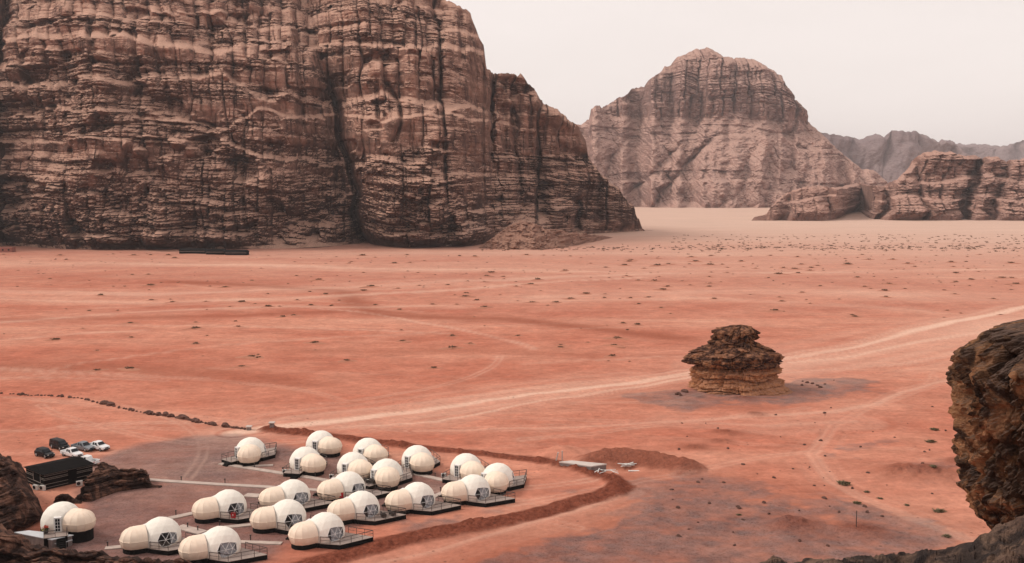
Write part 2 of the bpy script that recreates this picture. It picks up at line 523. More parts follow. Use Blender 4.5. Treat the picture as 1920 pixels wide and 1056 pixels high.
def ground_material():
    m, n, l, b = nt('desert sand')
    tc = n.new('ShaderNodeTexCoord')
    v = tc.outputs['Object']
    at = n.new('ShaderNodeAttribute')
    at.attribute_name = 'soil'
    sr = n.new('ShaderNodeSeparateColor')
    l.new(at.outputs['Color'], sr.inputs[0])
    pale, grav, red, dug = sr.outputs[0], sr.outputs[1], sr.outputs[2], at.outputs['Alpha']
    streak = noise(n, l, v, 0.010, 6, 0.6, (0.16, 1.0, 1.0))
    streak2 = noise(n, l, v, 0.045, 5, 0.6, (0.22, 1.0, 1.0))
    blot = noise(n, l, v, 0.03, 5, 0.6)
    fine = noise(n, l, v, 0.9, 6, 0.7)
    base = ramp(n, l, streak, [(0.32, SAND_RED), (0.5, SAND_MID), (0.66, SAND_PALE)])
    base = mix(n, l, ramp(n, l, streak2, [(0.36, 0.0), (0.62, 0.65)]), base, SAND_RED)
    base = mix(n, l, ramp(n, l, blot, [(0.42, 0.0), (0.7, 0.35)]), base, SAND_PALE)
    mott = noise(n, l, v, 0.13, 6, 0.66, (0.75, 1.0, 1.0))
    base = mix(n, l, 1.0, base, ramp(n, l, mott, [(0.30, 0.85), (0.70, 1.15)]), 'MULTIPLY')
    base = mix(n, l, 1.0, base, ramp(n, l, noise(n, l, v, 0.42, 4, 0.6, (0.7, 1.0, 1.0)), [(0.30, 0.86), (0.70, 1.14)]), 'MULTIPLY')
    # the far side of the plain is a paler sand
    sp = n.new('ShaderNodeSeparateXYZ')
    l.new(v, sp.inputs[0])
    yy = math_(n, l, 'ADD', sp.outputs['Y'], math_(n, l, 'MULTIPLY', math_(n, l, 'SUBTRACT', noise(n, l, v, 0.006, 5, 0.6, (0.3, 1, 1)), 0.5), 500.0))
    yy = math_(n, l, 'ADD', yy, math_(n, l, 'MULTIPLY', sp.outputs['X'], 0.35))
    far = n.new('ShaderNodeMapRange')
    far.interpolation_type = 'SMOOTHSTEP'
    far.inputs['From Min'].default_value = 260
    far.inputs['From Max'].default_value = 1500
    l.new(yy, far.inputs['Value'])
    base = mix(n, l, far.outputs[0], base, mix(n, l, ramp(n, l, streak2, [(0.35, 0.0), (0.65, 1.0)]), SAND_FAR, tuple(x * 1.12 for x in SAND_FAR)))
    base = mix(n, l, math_(n, l, 'MULTIPLY', red, 0.85), base, SAND_DEEP)
    base = mix(n, l, math_(n, l, 'MULTIPLY', pale, 0.95, True), base, SAND_TRACK)
    peb = noise(n, l, v, 2.6, 4, 0.75)
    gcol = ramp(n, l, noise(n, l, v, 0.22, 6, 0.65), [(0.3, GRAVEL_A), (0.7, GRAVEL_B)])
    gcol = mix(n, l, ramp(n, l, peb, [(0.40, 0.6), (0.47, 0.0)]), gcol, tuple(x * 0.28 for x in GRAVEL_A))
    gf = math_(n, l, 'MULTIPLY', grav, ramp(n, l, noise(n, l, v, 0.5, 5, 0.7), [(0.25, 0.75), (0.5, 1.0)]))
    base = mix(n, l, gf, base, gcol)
    base = mix(n, l, math_(n, l, 'MULTIPLY', math_(n, l, 'MULTIPLY', pale, grav), 1.6, True), base, tuple((a + c) / 2 for a, c in zip(SAND_TRACK, GRAVEL_B)))
    clod = noise(n, l, v, 1.3, 5, 0.7)
    base = mix(n, l, dug, base, ramp(n, l, clod, [(0.32, EARTH_A), (0.68, EARTH_B)]))
    base = mix(n, l, 0.5, base, ramp(n, l, fine, [(0.25, 0.62), (0.75, 1.3)]), 'MULTIPLY')
    # scattered dark pebbles
    pb = n.new('ShaderNodeTexVoronoi')
    pb.inputs['Scale'].default_value = 0.55
    l.new(v, pb.inputs['Vector'])
    spot = math_(n, l, 'MULTIPLY', ramp(n, l, pb.outputs['Distance'], [(0.10, 1.0), (0.16, 0.0)]), ramp(n, l, noise(n, l, v, 0.05, 3), [(0.5, 0.0), (0.62, 1.0)]))
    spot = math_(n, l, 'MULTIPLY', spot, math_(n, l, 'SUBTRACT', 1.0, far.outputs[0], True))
    base = mix(n, l, math_(n, l, 'MULTIPLY', spot, 0.6), base, (0.09, 0.04, 0.03))
    l.new(base, b.inputs['Base Color'])
    b.inputs['Roughness'].default_value = 1.0
    b.inputs['Specular IOR Level'].default_value = 0.05
    hh = math_(n, l, 'ADD', math_(n, l, 'MULTIPLY', fine, 0.5), math_(n, l, 'MULTIPLY', peb, math_(n, l, 'ADD', 0.15, math_(n, l, 'MULTIPLY', grav, 0.5))))
    hh = math_(n, l, 'ADD', hh, math_(n, l, 'MULTIPLY', clod, math_(n, l, 'MULTIPLY', dug, 2.0)))
    rip = noise(n, l, v, 0.25, 5, 0.6, (0.35, 1.0, 1.0))
    hh = math_(n, l, 'ADD', hh, math_(n, l, 'MULTIPLY', rip, 2.2))
    bump(n, l, hh, b, 0.8, 0.5)
    return m
SAND_RED, SAND_MID, SAND_PALE = (0.375, 0.118, 0.074), (0.47, 0.178, 0.116), (0.585, 0.30, 0.210)
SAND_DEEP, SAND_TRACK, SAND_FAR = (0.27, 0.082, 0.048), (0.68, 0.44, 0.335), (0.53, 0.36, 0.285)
GRAVEL_A, GRAVEL_B = (0.135, 0.080, 0.074), (0.265, 0.172, 0.156)
EARTH_A, EARTH_B = (0.13, 0.036, 0.022), (0.30, 0.092, 0.055)

az = np.concatenate([np.linspace(-180, -42, 40)[:-1], np.linspace(-42, -31, 30)[:-1], np.linspace(-31, 31, 760)[:-1], np.linspace(31, 42, 30)[:-1], np.linspace(42, 180, 40)[:-1]])
az = np.radians(az)
rr = np.concatenate([[0.5], np.geomspace(20, 95, 25)[:-1], np.geomspace(95, 300, 300)[:-1], np.geomspace(300, 1300, 170)[:-1], np.geomspace(1300, 16000, 50)])
RR, AA = np.meshgrid(rr, az, indexing='ij')
GX, GY = RR * np.sin(AA), RR * np.cos(AA)
M_ground = ground_material()
GZ = ground_z(GX, GY)
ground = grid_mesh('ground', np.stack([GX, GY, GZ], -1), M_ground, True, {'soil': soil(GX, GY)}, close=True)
props(ground, 'open red desert sand plain with pale vehicle tracks', kind='structure')

# ------------------------------------------------------------------ rock walls seen as faces: foot line, crest line, setback and relief
def rock_face(name, xs, base_y, crest_y, setback, relief, rows, mat, sink=3.0, back=1.0, lateral=0.35, jag=1.2, lift=0.0):
    xs = np.asarray(xs, float)
    crest_0 = crest_y
    def crest_y(x):                    # broken skyline
        j = jag * (fbm(x / 9.0, x * 0, o=4, seed=301, gain=0.65) * 2.2 + np.floor(2.2 * vn(x / 6.0, x * 0, seed=303)) * 0.6)
        return np.minimum(crest_0(x) + j * np.clip((base_y(x) - crest_0(x)) / 30, 0, 1), base_y(x))
    k = (xs - 960) / FPX / (CP + (528 - 345) / FPX * SP)
    yb = np.array([G(x, y).y for x, y in zip(xs, base_y(xs))])
    sl = np.array([slope(y) for y in crest_y(xs)])
    zt = np.full(xs.shape, 10.0)
    for _ in range(30):
        zt = 0.5 * zt + 0.5 * np.maximum(CAM_H + (yb + setback(xs, zt, zt)) * sl, 0.3)
    v = np.linspace(0, 1, rows)
    Z = -sink + (zt[None, :] + sink) * v[:, None]
    XS = np.broadcast_to(xs[None, :], Z.shape)
    ZT = np.broadcast_to(zt[None, :], Z.shape)
    Y = yb[None, :] + setback(XS, np.maximum(Z, 0), ZT)
    X = k[None, :] * Y
    d = relief(X, Y, Z, XS, ZT)
    tone = None
    if isinstance(d, tuple):
        d, tone = d
        tone = np.concatenate([tone, np.zeros((4, tone.shape[1]))], 0)
    edge = ss(1.02, 0.93, v)[:, None] * 0.85 + 0.15       # keep the crest line itself where it is
    Y2 = Y - d * edge
    X2 = X + lateral * np.roll(d - np.mean(d, 1, keepdims=True), 3, 1) * edge * 0.5
    if lift:
        Z = Z + lift * d * ss(0, 0.15, v)[:, None] * edge
    # back of the mass, sloping down behind the crest
    top = np.stack([X2[-1], Y2[-1], Z[-1]], -1)
    rows_back = []
    for t, dz in ((0.15, 0.01), (0.5, 0.12), (1.0, 0.5), (1.4, 1.05)):
        w = zt * back * t
        yy = top[:, 1] + w
        xx = k * yy
        rows_back.append(np.stack([xx, yy, zt * (1 - dz) - sink * t], -1))
    V = np.concatenate([np.stack([X2, Y2, Z], -1), np.stack(rows_back)], 0)
    return grid_mesh(name, V, mat, False, None if tone is None else {'tone': tone})
# ------------------------------------------------------------------ the big cliff on the left
M_cliff = rock_mat('cliff sandstone', (0.50, 0.282, 0.208), (0.31, 0.155, 0.112), (0.048, 0.024, 0.020), 9.0, (60, 180), (0.62, 0.375, 0.28), 0.9, patch=0.4)  # ledge sand colour raised to paint brighter highlights on the ledge tops
cliff_xs = np.concatenate([np.linspace(-620, -20, 90)[:-1], np.linspace(-20, 1225, 1060)])
cliff_base = interp([(-620, 472), (0, 470), (600, 467), (870, 464), (940, 458), (1000, 452), (1060, 444), (1120, 438), (1205, 434), (1225, 433)])
cliff_crest = interp([(-620, -60), (560, -70), (760, -45), (846, 2), (862, 12), (884, 26), (896, 60), (908, 88), (913, 128), (930, 140), (945, 138), (975, 143), (990, 158), (1003, 166), (1012, 186), (1040, 205), (1062, 222), (1085, 240), (1097, 262), (1103, 292), (1122, 325), (1140, 342), (1156, 352), (1172, 372), (1190, 392), (1200, 412), (1206, 428), (1212, 433), (1225, 433)])
def cliff_setback(x, z, zt):
    g = 690 - 92 * (np.clip(z, 0, 260) / 235) ** 0.8 - 655
    xx = x - g * ss(300, 600, x) * ss(900, 700, x)
    m0 = 62 * np.abs((x + 190) / 195) ** 3.2
    ma = np.where(xx > 330, 88, 66) * np.abs((xx - 330) / 325) ** np.where(xx > 330, 3.4, 4.0)
    mb = 52 * np.abs((xx - 800) / 143) ** (3.0 - 1.5 * ss(95, 140, z)) + 5 + 20 * ss(95, 140, z) * ss(760, 680, xx)
    mc = 34 * np.abs(np.minimum(x - 1050, 0) / 125) ** 2.2 + 6
    off = np.minimum(np.minimum(m0, ma), np.minimum(mb, mc))
    off = off + 26 * np.exp(-((x - 928) / 5.0) ** 2) * ss(60, 110, z)
    off = off + 45 * np.exp(-((xx - 656 + 9 * vn(z / 24.0, x * 0 + 3.3, seed=34)) / 6.0) ** 2) * ss(165, 125, z)
    off = off + 45 * np.exp(-((x - 22 - 0.25 * (z - 165)) / 8.0) ** 2) * ss(115, 140, z)
    for xc, w, d, z0, z1 in ((575, 4, 9, 100, 215), (712, 4, 7, 110, 150), (838, 4, 8, 20, 190), (870, 5, 10, 170, 230), (955, 7, 12, 60, 170), (978, 8, 16, 30, 150), (1003, 6, 10, 50, 130), (1022, 9, 16, 20, 120), (1060, 9, 12, 15, 95), (1085, 8, 26, 2, 38), (1122, 8, 9, 10, 60), (317, 3, 9, 150, 185), (330, 5, 8, 118, 140), (465, 4, 6, 15, 70), (140, 4, 7, 20, 60), (205, 4, 7, 150, 200), (110, 3, 6, 160, 205)):
        off = off + d * np.exp(-((x - xc + 0.05 * (z - z0)) / w) ** 2) * ss(z0 - 6, z0 + 6, z) * ss(z1 + 6, z1 - 6, z)
    zc = np.clip(z, 0, 400)
    talus = 20 * np.exp(-((x - 985) / 55) ** 2) + 3
    s = 0.16 * zc + 85 * (zc / 240) ** 2.8 + np.minimum(zc, talus) * 1.25
    wob = 16 * fbm(x / 85.0, z * 0.004, o=3, seed=36)
    bench = 15 * ss(138, 146, z + wob + 0.03 * (x - 300)) + 18 * ss(178, 188, z - 0.8 * wob) + 9 * ss(84, 89, z + 0.7 * wob + 0.04 * (x - 300)) + 8 * ss(112, 116, z - wob) + 12 * ss(206, 214, z + wob)
    return s + off + bench * ss(1100, 900, x)
def bands(s, Z, h, seed, dip=0.06, warp=10, wl=110):
    """1 on massive beds, 0 on thin-bedded broken bands between them"""
    zz = Z + dip * s + warp * fbm(s / wl, Z / (wl * 1.5), o=4, seed=seed)
    return ss(-0.32, 0.05, vn(zz / h, s / (h * 14), seed=seed + 1) + 0.35 * vn(zz / (h * .4), s / (h * 5), seed=seed + 2))
def cliff_relief(X, Y, Z, XS, ZT):
    s = (XS - 960) / FPX * 900
    wz = Z + 10 * fbm(s / 70, Z / 80, o=3, seed=39)
    up = ss(118, 158, wz + 16 * vn(s / 55, Z / 90, seed=40) + 0.05 * s)
    lo = ss(85, 40, wz)
    mas = bands(s, Z, 13, 140) * (1 - 0.75 * lo)
    wall = ss(835, 850, XS) * ss(926, 915, XS) * ss(25, 45, Z)         # smooth varnished wall by the great cleft
    mas = np.maximum(mas, 0.9 * wall)
    beds = strata(s, Z, [(27, 55, 5.0), (10, 22, 3.4), (3.6, 9, 1.8)], 3, dip=0.06, warp=11, wl=110)
    blocks = strata(s, Z, [(19, 26, 4.5), (7.5, 9, 2.8), (2.9, 4.5, 1.5)], 8, dip=0.04, warp=12, wl=80)
    fade = 0.35 + 0.65 * ss(-0.35, 0.4, vn(s / 60, Z / 34, seed=38))
    pw = s + 3.5 * vn(s / 9, Z / 22, seed=41)
    pil, slit, sr = columns(s, wz, 15, 46, 42)
    pil2, slit2, sr2 = columns(s, wz, 5.2, 19, 44)
    rough = 1 - 0.72 * mas
    d = rough * (beds * fade + blocks * (0.5 + 0.55 * lo) * (0.45 + 0.75 * ss(-0.4, 0.3, vn(s / 24, Z / 20, seed=37))) + pil2 * 1.6) + 7 * lo * fbm(s / 18, Z / 11, o=5, seed=35, gain=0.6) + pil * (3 + 11 * up * (1 - wall)) + mas * 5.5
    d = d + (20 * fbm(s / 80, Z / 50, o=3, seed=45) + 30 * fbm(s / 46, Z / 150, o=3, seed=33)) * (1 - 0.6 * wall) + rough * 3.0 * fbm(s / 4.0, Z / 3.4, o=4, seed=46, gain=0.62) + 1.2 * fbm(s / 12, Z / 9, o=3, seed=54)
    al = vn(s / 30, Z / 17, seed=52) + 0.35 * vn(s / 11, Z / 8, seed=53)
    d = d - 12 * ss(0.36, 0.66, al) * (1 - wall)
    d = d - (9 * slit * (sr > 0.62 - 0.4 * up) * (0.3 + 0.7 * up) + 2 * slit2 * (sr2 > 0.75) * (1 - 0.8 * lo)) * (1 - wall)
    far_, slit3, sr3 = columns(s, wz, 34, 85, 48)
    d = d - 12 * np.exp(-((1 - slit3) / 0.35) ** 2) * (sr3 > 0.7) * (1 - wall)
    d = d - 5.0 * ss(0.5, 0.7, vn(s / 6, Z / 8, seed=50)) * rough
    rub = ss(26, 4, Z) * ss(840, 960, XS)
    d = d * (1 - 0.6 * rub) + rub * 3.5 * fbm(s / 6, Z / 3, o=4, seed=51)
    tone = np.clip((1 - mas) * 0.75 + 0.35 * lo + 0.35 * wall, 0, 1) * (1 - rub)
    return d * ss(-2, 10, Z) * np.clip(ZT / 60, 0.15, 1), tone
props(rock_face('cliff', cliff_xs, cliff_base, cliff_crest, cliff_setback, cliff_relief, 470, M_cliff, 4, 1.6, jag=2.2), 'towering dark red sandstone cliff along the left of the plain', kind='structure')

M_scree = rock_mat('scree rubble', (0.33, 0.18, 0.13), (0.24, 0.125, 0.09), (0.08, 0.044, 0.036), 3.0, None, (0.38, 0.21, 0.15), 0.6, streak=0.4, patch=0.25)
def scree_relief(X, Y, Z, XS, ZT):
    s = (XS - 960) / FPX * 850
    return (5 * fbm(s / 16, Z / 7, o=5, seed=131, gain=0.62) + 1.8 * ss(0.25, 0.6, vn(s / 2.4, Z / 1.8, seed=132)) + 1.5 * ss(0.35, 0.6, vn(s / 5, Z / 3, seed=133))) * np.clip(ZT / 8, 0, 1)
props(rock_face('scree_slope', np.linspace(895, 1150, 260), interp([(895, 466), (930, 469), (1000, 470), (1060, 464), (1110, 454), (1150, 446)]), interp([(895, 465.5), (915, 452), (935, 438), (955, 424), (975, 416), (1000, 419), (1025, 428), (1060, 434), (1100, 440), (1130, 442), (1150, 445.5)]),
      lambda x, z, zt: 1.75 * z, scree_relief, 110, M_scree, 2, 0.3, lift=0.35), 'reddish rubble slope at the foot of the cliff by its right end', kind='structure')

# ------------------------------------------------------------------ the domed mountain and the lower hills
M_mount = rock_mat('mountain sandstone', (0.48, 0.285, 0.23), (0.32, 0.18, 0.15), (0.15, 0.088, 0.08), 22.0, None, (0.54, 0.34, 0.275), 0.6, patch=0.3)
z6 = lambda pts: [(1060 + a / 2.2326, 60 + b / 2.2326) for a, b in pts]
m_crest = interp(z6([(-220, 600), (-100, 480), (20, 400), (60, 388), (95, 368), (104, 322), (115, 314), (140, 311), (150, 321), (175, 305), (200, 290), (225, 272), (245, 270), (268, 245), (290, 230), (325, 228), (345, 200), (372, 178), (385, 172), (402, 154), (430, 142), (455, 110), (490, 97), (510, 86), (540, 75), (575, 71), (610, 84), (628, 98), (650, 105), (690, 113), (720, 110), (745, 113), (790, 125), (815, 142), (850, 166), (895, 185), (903, 215), (925, 250), (945, 285), (960, 295), (985, 325), (1001, 375), (1030, 398), (1060, 420), (1100, 460), (1130, 490), (1190, 540), (1240, 575), (1260, 572), (1290, 580), (1350, 632), (1420, 690), (1500, 770)]))
m_base_0 = interp([(960, 392), (1190, 389), (1430, 390), (1740, 392)])
m_base = lambda x: m_base_0(x) + 1.3 * fbm(x / 34.0, x * 0, o=3, seed=86)
MZC = 54 + 2550 * slope(60 + 355 / 2.2326)
def m_setback(x, z, zt):
    zc = MZC + 0.06 * (x - 1300) * -1
    lo = np.clip(z / zc, 0, 1)
    s = 330 * lo ** 1.25 + 1.7 * np.minimum(z, 9 + 9 * vn(x / 21.0, x * 0, seed=87)) + 0.30 * np.maximum(z - zc, 0) + 60 * np.maximum(z - zc - 85, 0) / 90
    off = 190 * np.abs((x - 1310) / 320) ** 2
    for (xa, za), (xb, zb), w, d in (((1275, 150), (1175, 20), 10, 42), ((1330, 160), (1225, 0), 9, 55), ((1460, 190), (1500, 30), 9, 36), ((1180, 190), (1120, 60), 9, 32), ((1400, 130), (1370, 10), 8, 24), ((1560, 110), (1590, 10), 8, 26), ((1310, 290), (1306, 200), 4, 22), ((1385, 330), (1400, 200), 4, 16), ((1240, 260), (1245, 190), 4, 16)):
        t = np.clip((z - zb) / (za - zb), -0.15, 1.15)
        wx = 11 * fbm(z / 40.0, x * 0.002 + xa, o=3, seed=57)
        off = off + 0.75 * d * np.exp(-(np.abs(x + wx - (xb + (xa - xb) * t)) / w) ** 1.3) * ss(zb - 30, zb + 20, z) * ss(za + 30, za - 20, z)
    return s + off
def m_relief(X, Y, Z, XS, ZT):
    s = (XS - 960) / FPX * 2450
    cap = ss(MZC - 8, MZC + 10, Z + 8 * vn(s / 60, Z / 60, seed=59))
    d = strata(s, Z, [(52, 90, 9), (19, 40, 6), (7.5, 16, 3.5)], 13, warp=42, wl=190)
    fade = 0.3 + 0.7 * ss(-0.3, 0.4, vn(s / 150, Z / 70, seed=58))
    pw = s + 9 * vn(s / 22, Z / 45, seed=60)
    pil, slit, sr = columns(s, Z, 40, 95, 61)
    pil2, slit2, sr2 = columns(s, Z, 15, 46, 68)
    sl = np.abs(fbm((s + 0.75 * Z) / 42, Z / 230, o=4, seed=62)) + 0.5 * np.abs(fbm((s - 0.5 * Z) / 60, Z / 200, o=3, seed=75))
    mas = bands(s, Z, 30, 160, warp=24, wl=260, dip=-0.02)
    d = d * fade * (0.5 + 0.4 * cap) * (1.2 - 0.8 * mas) + 12 * mas + cap * (15 * pil + 5 * pil2) + (1 - cap) * (30 * sl) - (9 * slit * (sr > 0.6) + 3 * slit2 * (sr2 > 0.6)) * cap
    d = d + 42 * fbm(s / 150, Z / 170, o=4, seed=64) + 9 * fbm(s / 12, Z / 10, o=4, seed=65, gain=0.62)
    return d * ss(-5, 14, Z) * np.clip(ZT / 120, 0.1, 1), np.clip(0.55 * (1 - mas) + 0.35 * cap, 0, 1)
props(rock_face('mountain', np.linspace(985, 1735, 820), m_base, m_crest, m_setback, m_relief, 380, M_mount, 8, 1.5), 'tall domed sandstone mountain standing across the plain', kind='structure')

M_hill = rock_mat('hill sandstone', (0.46, 0.26, 0.20), (0.31, 0.17, 0.135), (0.12, 0.068, 0.06), 15.0, None, (0.52, 0.31, 0.245), 0.6, patch=0.3)
h_crest = interp(z6([(790, 788), (800, 774), (850, 762), (866, 730), (900, 690), (940, 668), (980, 655), (1060, 645), (1120, 652), (1180, 640), (1225, 630), (1275, 642), (1330, 646), (1352, 632), (1400, 606), (1425, 575), (1445, 540), (1470, 515), (1490, 503), (1530, 498), (1565, 504), (1590, 500), (1612, 512), (1650, 516), (1700, 519), (1735, 534), (1760, 522), (1800, 522), (1840, 546), (1870, 536), (1930, 530), (2100, 500), (2500, 480), (2900, 470)]))
h_base = interp(z6([(790, 790), (1120, 791), (1150, 780), (1180, 762), (1215, 752), (1240, 755), (1265, 774), (1295, 788), (1900, 790), (2900, 792)]))
def h_setback(x, z, zt):
    off = 0.0
    for xc, w, d, ln in ((1545, 12, 35, -0.5), (1655, 12, 55, 0.25), (1818, 10, 60, 0.15), (1720, 9, 25, -0.3), (1870, 9, 30, 0.2), (1480, 9, 25, 0.3), (1610, 8, 25, -0.2)):
        off = off + d * np.exp(-((x - xc - ln * (z - 40)) / w) ** 2)
    return 0.75 * z + 18 * ss(58, 64, z + 6 * np.sin(x / 30)) + 16 * ss(30, 34, z + 5 * np.sin(x / 23)) + off
def h_relief(X, Y, Z, XS, ZT):
    s = (XS - 960) / FPX * 1560
    d = strata(s, Z, [(30, 42, 8), (11, 16, 5.5), (4.5, 7, 3)], 23, warp=9, wl=200, dip=-0.05)
    mas = bands(s, Z, 14, 180, warp=12, wl=130, dip=-0.05)
    d = 0.8 * d * (1.2 - 0.8 * mas) + 6 * mas + 30 * fbm(s / 90, Z / 60, o=4, seed=70) + 7 * columns(s, Z, 22, 45, 71)[0] + 7 * fbm(s / 8, Z / 6, o=4, seed=72, gain=0.62)
    pil, slit, sr = columns(s, Z, 30, 60, 73)
    d = d - 12 * slit * (sr > 0.5)
    return d * ss(-3, 14, Z) * np.clip(ZT / 60, 0.1, 1), 0.6 * (1 - mas)
props(rock_face('hills', np.concatenate([np.linspace(1411, 1960, 640)[:-1], np.linspace(1960, 2360, 60)]), h_base, h_crest, h_setback, h_relief, 230, M_hill, 5, 1.8), 'lower ridged sandstone hills to the right of the mountain', kind='structure')

M_far = rock_mat('far range rock', (0.34, 0.25, 0.24), (0.25, 0.18, 0.18), (0.16, 0.115, 0.12), 60.0, None, None, 0.5)  # paler bluish tones put distance haze into the rock colour itself
f_crest = interp(z6([(700, 560), (900, 470), (1060, 420), (1130, 430), (1170, 437), (1205, 442), (1220, 452), (1250, 436), (1282, 427), (1305, 433), (1318, 446), (1335, 428), (1360, 411), (1385, 410), (1410, 422), (1430, 415), (1455, 417), (1500, 432), (1545, 462), (1560, 451), (1585, 452), (1615, 465), (1660, 500), (1720, 540), (1800, 600), (1900, 650)]))
def f_relief(X, Y, Z, XS, ZT):
    s = (XS - 960) / FPX * 4600
    return (80 * np.abs(fbm(s / 150, Z / 260, o=4, seed=80)) ** 0.8 + 90 * fbm(s / 400, Z / 400, o=4, seed=81) + 20 * fbm(s / 60, Z / 60, o=4, seed=82, gain=0.6)) * ss(0, 60, Z)
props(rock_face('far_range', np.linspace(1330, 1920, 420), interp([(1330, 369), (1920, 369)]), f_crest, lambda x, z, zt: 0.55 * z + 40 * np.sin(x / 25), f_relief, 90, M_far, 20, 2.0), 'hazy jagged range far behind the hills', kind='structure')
g_crest = interp(z6([(1300, 500), (1500, 474), (1620, 469), (1690, 470), (1760, 474), (1840, 477), (1865, 470), (1890, 459), (1940, 452), (2050, 440), (2300, 452), (2700, 440), (3200, 430)]))
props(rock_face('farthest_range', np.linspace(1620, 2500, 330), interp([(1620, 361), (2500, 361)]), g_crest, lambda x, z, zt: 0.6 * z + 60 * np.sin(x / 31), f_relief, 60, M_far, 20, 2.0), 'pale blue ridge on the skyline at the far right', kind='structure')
l_crest = interp([(-1500, 250), (-900, 200), (-600, 230), (960, 300), (1100, 320)])
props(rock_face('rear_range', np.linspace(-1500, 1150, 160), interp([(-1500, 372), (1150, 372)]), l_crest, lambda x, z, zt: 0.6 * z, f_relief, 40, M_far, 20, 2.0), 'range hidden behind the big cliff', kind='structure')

# ------------------------------------------------------------------ free-standing rocks
def lathe_rock(name, c, prof, depth, nth, nz, relief, mat):
    """prof: (z, left reach, right reach) from the foot up"""
    zs, le, ri = (np.array(q, float) for q in zip(*prof))
    seglen = np.concatenate([[0], np.cumsum(np.hypot(np.diff(zs), np.diff((le + ri) / 2)))])
    t = np.linspace(0, seglen[-1], nz)
    z, le, ri = np.interp(t, seglen, zs), np.interp(t, seglen, le), np.interp(t, seglen, ri)
    th = np.linspace(0, 2 * np.pi, nth, endpoint=False)
    C, S = np.cos(th)[None, :], np.sin(th)[None, :]
    r = ri[:, None] * (1 + C) / 2 + le[:, None] * (1 - C) / 2
    Z = np.broadcast_to(z[:, None], r.shape)
    TH = np.broadcast_to(th[None, :], r.shape)
    d = relief(TH, Z, r)
    rx = np.maximum(r + d, 0.02)
    V = np.stack([c[0] + rx * C, c[1] + rx * S * depth, c[2] + Z + 0 * r], -1)
    return grid_mesh(name, V, mat, False, close=True)
def wrapn(TH, Z, f, zf, o, seed, gain=0.5):
    return fbm(np.cos(TH) * f + 31, np.sin(TH) * f + 17, Z * zf, o, seed, gain)

M_butte = rock_mat('butte sandstone', (0.68, 0.35, 0.175), (0.48, 0.21, 0.10), (0.040, 0.021, 0.018), 2.2, None, (0.34, 0.16, 0.10), 0.8, streak=0.3, patch=0.25)
def m_zone(mat, z0, z1, dark, light):
    """upper part of a rock coated with dark varnish"""
    n, l = mat.node_tree.nodes, mat.node_tree.links
    b = n['Principled BSDF']
    src = b.inputs['Base Color'].links[0].from_socket
    tc = n.new('ShaderNodeTexCoord')
    sp = n.new('ShaderNodeSeparateXYZ')
    l.new(tc.outputs['Object'], sp.inputs[0])
    w = math_(n, l, 'ADD', sp.outputs['Z'], math_(n, l, 'MULTIPLY', noise(n, l, tc.outputs['Object'], 0.5, 5, 0.65), 2.5))
    mr = n.new('ShaderNodeMapRange')
    mr.inputs['From Min'].default_value = z0
    mr.inputs['From Max'].default_value = z1
    l.new(w, mr.inputs['Value'])
    f = math_(n, l, 'MULTIPLY', mr.outputs[0], ramp(n, l, noise(n, l, tc.outputs['Object'], 0.55, 6, 0.68, (1, 1, 1.6)), [(0.44, 1.0), (0.62, 0.2)]))
    l.new(mix(n, l, f, src, dark), b.inputs['Base Color'])
m_zone(M_butte, 6.4, 7.8, (0.048, 0.021, 0.015), None)
def butte_relief(TH, Z, r):
    s = TH * 11
    sq = ((TH + math.pi * 1.5) % (2 * math.pi)) * 11
    d = 3.2 * wrapn(TH, Z, 1.5, 0.16, 4, 90) + 1.5 * wrapn(TH, Z, 6, 0.40, 5, 91, 0.62) + strata(sq, Z, [(3.4, 5.5, 1.5), (1.3, 2.4, 0.7), (0.5, 1.0, 0.15)], 98, warp=0.8, wl=7) - 3.0
    hd = vn(Z / 0.9 + 0.5 * wrapn(TH, Z, 2, 0.1, 2, 92), Z * 0, seed=93)
    d = d + 0.35 * hd * (0.5 + wrapn(TH, Z, 3, 0.3, 2, 97)) + 0.5 * wrapn(TH, Z, 4, 2.2, 4, 94, 0.6)
    d = d - 1.3 * ss(0.25, 0.5, wrapn(TH, Z, 5, 0.5, 3, 96))
    cr = np.abs(wrapn(TH, Z, 7, 0.12, 2, 95))
    d = d - 0.5 * np.exp(-(cr / 0.06) ** 2)
    return d * np.clip(r / 4, 0, 1) * ss(0, 0.2, r)
bprof = [(-1.2, 15.2, 16), (0, 13.6, 14.5), (0.7, 12.6, 13.0), (1.4, 12.9, 11.9), (2.6, 12.4, 10.8), (4.2, 12.0, 9.8), (4.9, 12.3, 10.6), (5.3, 12.0, 10.4), (5.7, 11.2, 9.4), (6.3, 12.2, 9.6), (6.8, 13.2, 11.2), (7.4, 13.9, 10.2), (8.2, 14.4, 9.8), (8.9, 14.4, 10.2), (9.5, 13.8, 10.0), (10.0, 12.6, 9.4), (10.7, 11.0, 8.2), (11.4, 9.6, 6.8), (12.0, 9.8, 5.2), (12.6, 9.6, 4.4), (13.1, 8.4, 4.4), (14.0, 7.9, 4.6), (15.0, 8.2, 4.8), (15.9, 7.0, 4.8), (16.5, 4.8, 4.2), (16.9, 1.2, 1.2), (17.1, 0.0, 0.0)]
props(lathe_rock('rock_butte', (BUTTE.x - 0.6, BUTTE.y, 0), bprof, 0.8, 420, 260, butte_relief, M_butte), 'lone mushroom-shaped sandstone butte with dark cap and tan foot on the plain', 'rock')

